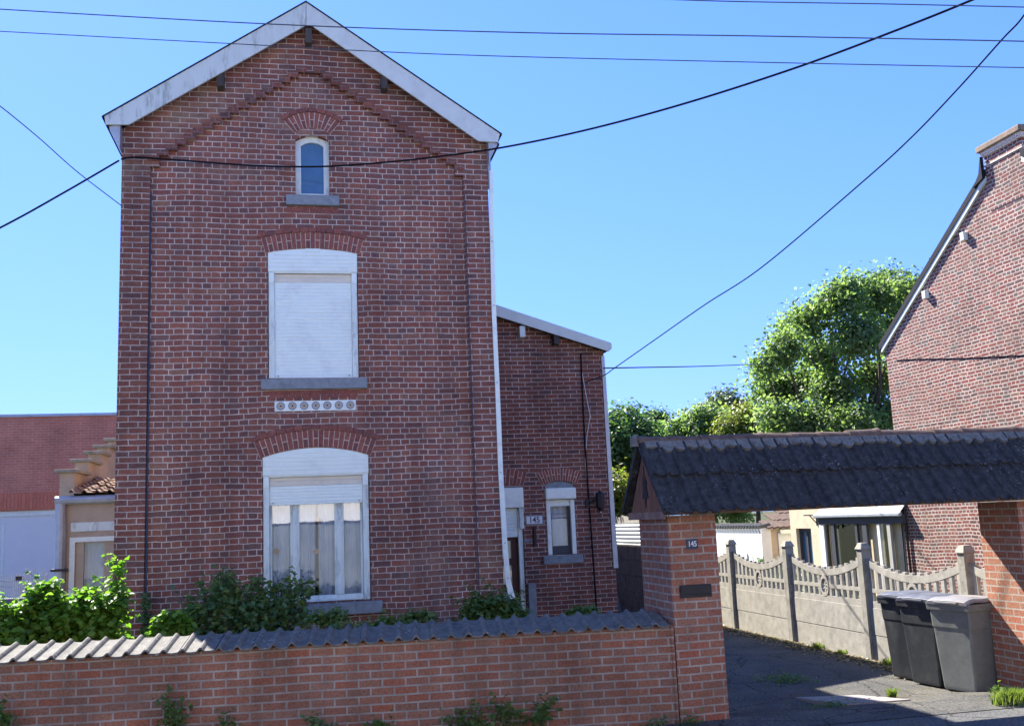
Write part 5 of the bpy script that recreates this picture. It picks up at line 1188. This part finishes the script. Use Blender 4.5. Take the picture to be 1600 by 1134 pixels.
shrub('privet_bush', 'dark bluish green bush in front of the living room window', [(300, 966, 0.155, 0), (335, 951, 0.183, 0), (370, 951, 0.197, .1), (405, 951, 0.197, 0), (438, 946, 0.169, 0), (330, 991, 0.264, 0), (380, 991, 0.282, 0), (430, 991, 0.264, 0), (285, 991, 0.176, 0), (345, 924, 0.084, 0), (455, 934, 0.099, 0), (462, 918, 0.049, 0), (372, 921, 0.084, .1), (415, 924, 0.099, .1), (470, 966, 0.113, 0), (475, 936, 0.035, 0), (320, 931, 0.049, 0), (350, 914, 0.042, 0), (395, 918, 0.056, 0), (440, 921, 0.049, 0), (464, 914, 0.035, .1), (300, 946, 0.056, 0)], 5200, .066, L_priv, (380, 1100), 12.2, .1, 4, .05, .5, sprigs=90)
shrub('young_plant', 'small lit yellow-green plant at the left end of the dark bush', [(255, 972, .10, 0), (272, 965, .09, 0), (245, 985, .09, 0), (285, 978, .10, 0), (265, 990, .14, 0)], 700, .075, L_ivy, (262, 1080), 11.3, .3, 3, .03, .8, aspect=.7)
shrub('round_shrub', 'rounded bright green shrub below the annex door', [(745, 955, .20, 0), (768, 950, .22, 0), (792, 955, .20, 0), (770, 968, .26, 0), (730, 968, .14, 0), (810, 965, .14, 0)], 4500, .055, L_weed, (770, 1080), 12.1, .4, 4, .03, .8, sprigs=30)
for px, py, Y, sz, lb in ((548, 984, 10.3, .09, 'little creeping plant on the tiles below the window sill'), (603, 973, 10.6, .08, 'low tuft behind the coping, left of two by the window'), (652, 965, 10.8, .08, 'low tuft behind the coping, right of two by the window'), (910, 956, 10.9, .06, 'thin green tuft behind the coping below the small annex window'), (512, 962, 11.2, .10, 'leafy sprig hanging beside the end of the lower window sill')):
    shrub('creeper', lb, [(px - 10, py, sz, 0), (px + 12, py - 2, sz, 0), (px, py + 6, sz, 0), (px - 22, py + 4, sz * .7, 0), (px + 24, py + 3, sz * .7, 0)], 420, .05, L_weed, (px, py + 20), Y, .3, 3, .025, .6, 'plant', stems=False, z0=hy(px, py + 20, Y).z - .2)
shrub('wall_climber', 'thin dark climber growing up the conduit on the left pilaster', [(228, 945, .05, 0), (226, 965, .06, 0), (230, 985, .07, 0), (226, 930, .03, 0), (232, 1005, .08, 0)], 420, .05, L_priv, (228, 1080), YP - .06, .3, 3, .02, .3, 'plant')
# weeds at the foot of the garden wall
def wall_pt(x, off): # a pixel column on the pavement in front of the wall
    n_ = Vector((math.sin(R(5.5)), math.cos(R(5.5)), 0)); d = ray(x, 1120); P0 = Vector(WO) - n_ * off; s_ = ((P0 - CAM).dot(n_)) / d.dot(n_); p = CAM + d * s_; return Vector((p.x, p.y, 0))
for i, (px, hgt, wd_, n, lb) in enumerate([(270, .58, .10, 200, 'tallest weed growing up against the garden wall'), (8, .62, .10, 220, 'weed cut by the left edge of the picture at the wall foot'), (360, .34, .12, 110, 'low weed at the wall foot right of the tallest weed'), (500, .32, .13, 130, 'bushy weed at the wall foot under the middle of the dark bush'), (600, .26, .2, 120, 'flat weeds along the wall foot left of the broad clump'), (735, .30, .22, 220, 'broad clump of weeds at the wall foot below the window'), (795, .36, .12, 150, 'upright weed just right of the broad clump'), (845, .28, .15, 160, 'low weed at the wall foot left of the gateway'), (1030, .09, .10, 110, 'tiny weed beside the gateway pillar foot'), (1075, .08, .12, 120, 'tiny weed right at the gateway pillar foot')]):
    p = wall_pt(px, .09)
    t = thing('weed', (p.x, p.y, 0), lb, 'weed', 0, 'weeds along the garden wall')
    mb = MB(); tips_ = []
    for _ in range(5 if px < 1000 else 3):
        q_ = Vector((p.x + rng.gauss(0, wd_ * .7), p.y - abs(rng.gauss(0, .05)), hgt * rng.uniform(.55, 1.0))); tips_.append(q_)
        limb(mb, (p.x + rng.uniform(-.05, .05), p.y, -.02), q_, .005, .003, .2)
    mb.build('stem', leafmat('weed_stem', [(.06, .10, .03), (.09, .12, .04)], 0), t)
    tt = np.array([tuple(q_) for q_ in tips_])[nrg.integers(0, len(tips_), n)]; f = np.clip(nrg.normal(.82, .2, n), .15, 1.05)[:, None]; b0_ = np.array([p.x, p.y, 0])
    pos = b0_ + (tt - b0_) * f + nrg.normal(size=(n, 3)) * np.array([.05, .02, .045])
    pos[:, 1] = np.minimum(pos[:, 1], p.y + .05)
    leaf_mesh('leaves', pos, (.05 if px < 1000 else .03) * (.5 + 1.0 * nrg.random(n)), L_weed, t, (p.x, p.y, 0), up_bias=.5)
# grass tufts
def tuft(x, y, z, n, hgt, wd_, mat, label, name='grass_tuft'):
    mb = MB()
    for _ in range(n):
        a = rng.uniform(0, 6.28); r_ = wd_ * min(1.0, abs(rng.gauss(0, .6))); bx, by = x + r_ * math.cos(a), y + r_ * math.sin(a) * .6; h_ = hgt * rng.uniform(.5, 1.1); lx, ly = rng.gauss(0, .4) * h_, rng.gauss(0, .4) * h_; wv = .006
        mb.add([(bx - wv, by, z), (bx + wv, by, z), (bx + lx * .4 + wv * .8, by + ly * .4, z + h_ * .7), (bx + lx * .4 - wv * .8, by + ly * .4, z + h_ * .7), (bx + lx, by + ly, z + h_)], [(0, 1, 2, 3), (3, 2, 4)])
    return solo(mb, name, mat, label, 'grass', (x, y, z))
g1 = hz(1585, 1105, -.03); L_grass = leafmat('grass_blade', [(.10, .15, .03), (.15, .20, .05), (.20, .22, .08)], .4)
tuft(g1.x, g1.y, ground_z(g1.y), 420, .16, .22, L_grass, 'sunlit grass tuft at the foot of the right brick pillar')
g2 = hz(1562, 1092, -.08); shrub('weed', 'leafy weed between the grey bin and the grass tuft', [(1560, 1080, .07, 0), (1568, 1088, .07, 0), (1553, 1090, .05, 0)], 200, .05, L_weed, (1560, 1092), g2.y, .3, 2, .02, .6, 'weed', z0=-.1)
def patch(p, n, rx, ry, ls, label):
    t = thing('weed_patch', (p.x, p.y, ground_z(p.y)), label, 'weed'); o_ = nrg.normal(size=(n, 2)) * np.array([rx, ry]) * (.4 + .9 * nrg.random((n, 1)))
    leaf_mesh('leaves', np.stack([p.x + o_[:, 0], p.y + o_[:, 1], ground_z(p.y) + .015 + .05 * nrg.random(n) ** 2], 1), ls * (.4 + 1.1 * nrg.random(n)), L_weed, t, (p.x, p.y, ground_z(p.y)), up_bias=1.0, aspect=.45)
g3 = hz(1230, 1062, -.1); patch(g3, 420, .17, .20, .04, 'flat patch of green weeds in the middle of the driveway')
g4 = hz(1394, 1090, -.1); tuft(g4.x, g4.y, ground_z(g4.y), 90, .12, .05, L_grass, 'small sprig of grass at the corner of the manhole cover')
g5 = hz(1300, 1108, -.05); patch(g5, 300, .22, .10, .03, 'mossy green fringe along the near edge of the manhole cover')
# leaf litter along the fence foot
n = 2600; yy_ = 10.3 + 9 * nrg.random(n); xx_ = FX - .06 - np.abs(nrg.normal(size=n)) * .20
lit = leaf_mesh('leaf_litter', np.stack([xx_, yy_, -.10 + .012 * nrg.random(n)], 1), .045 * (.5 + nrg.random(n)), L_dry, up_bias=2.0)
tag(lit, 'dry leaves and crumbs gathered along the foot of the concrete fence', 'leaf litter', kind='stuff')
for i, y in enumerate((11.9, 12.4, 13.6, 14.3)):
    tuft(FX - .14, y, -.115, 90, .09 + .03 * (i % 2), .10, L_grass, ('nearest', 'second', 'third', 'farthest')[i] + ' grass sprig in the litter at the fence foot')
n = 900; dx_ = 4.3 + 3.0 * nrg.random(n); dy_ = 9.6 + 4.5 * nrg.random(n) ** 1.4; k_ = np.array([ground_z(v) for v in dy_])
deb = leaf_mesh('driveway_debris', np.stack([dx_, dy_, k_ + .012], 1), .018 * (.4 + 1.4 * nrg.random(n) ** 2), L_dry, up_bias=3.0)
tag(deb, 'scattered crumbs, small leaves and grit over the asphalt driveway', 'debris', kind='stuff')
# garden behind the fence
shrub('yucca', 'spiky yucca leaves rising behind the far fence panel', [(1190, 875, .10, 0)], 10, .1, L_dark, (1190, 900), 20.5, .3, 2, .02, stems=False)
yk = hy(1190, 890, 20.5); mb = MB()
for i in range(26):
    a = rng.uniform(0, 6.28); e = rng.uniform(.5, 1.4); L = rng.uniform(.55, .95); d = Vector((math.cos(a) * math.cos(e), math.sin(a) * math.cos(e), math.sin(e))); s_ = d.cross(Vector((0, 0, 1))).normalized() * .03; b_ = Vector((yk.x, yk.y, .35))
    mb.add([b_ - s_, b_ + s_, b_ + d * L * .6 + s_ * .8, b_ + d * L * .6 - s_ * .8, b_ + d * L], [(0, 1, 2, 3), (3, 2, 4)])
yobj = [o for o in COL.objects if o.name.startswith('yucca')][0]; mb.build('blades', L_dark, yobj)
for i, (px, py, dx, r) in enumerate(((1200, 915, 1.2, .35), (1255, 915, 1.0, .35), (1275, 930, .8, .32), (1225, 910, 1.3, .35), (1300, 935, .9, .3))):
    q_ = hx(px, py, FX + dx); sp_ = [(px + rng.uniform(-8, 8), py + rng.uniform(-12, 8), r * rng.uniform(.5, .8), rng.uniform(-.2, .2)) for _ in range(5)]
    shrub('garden_shrub', ('left end', 'middle', 'fourth from left', 'second from left', 'right end')[i] + ' of the dark shrubs glimpsed through the fence balusters', sp_, 900, .08, L_dark, (px, py), q_.y, .3, 4, .05, z0=-.1)
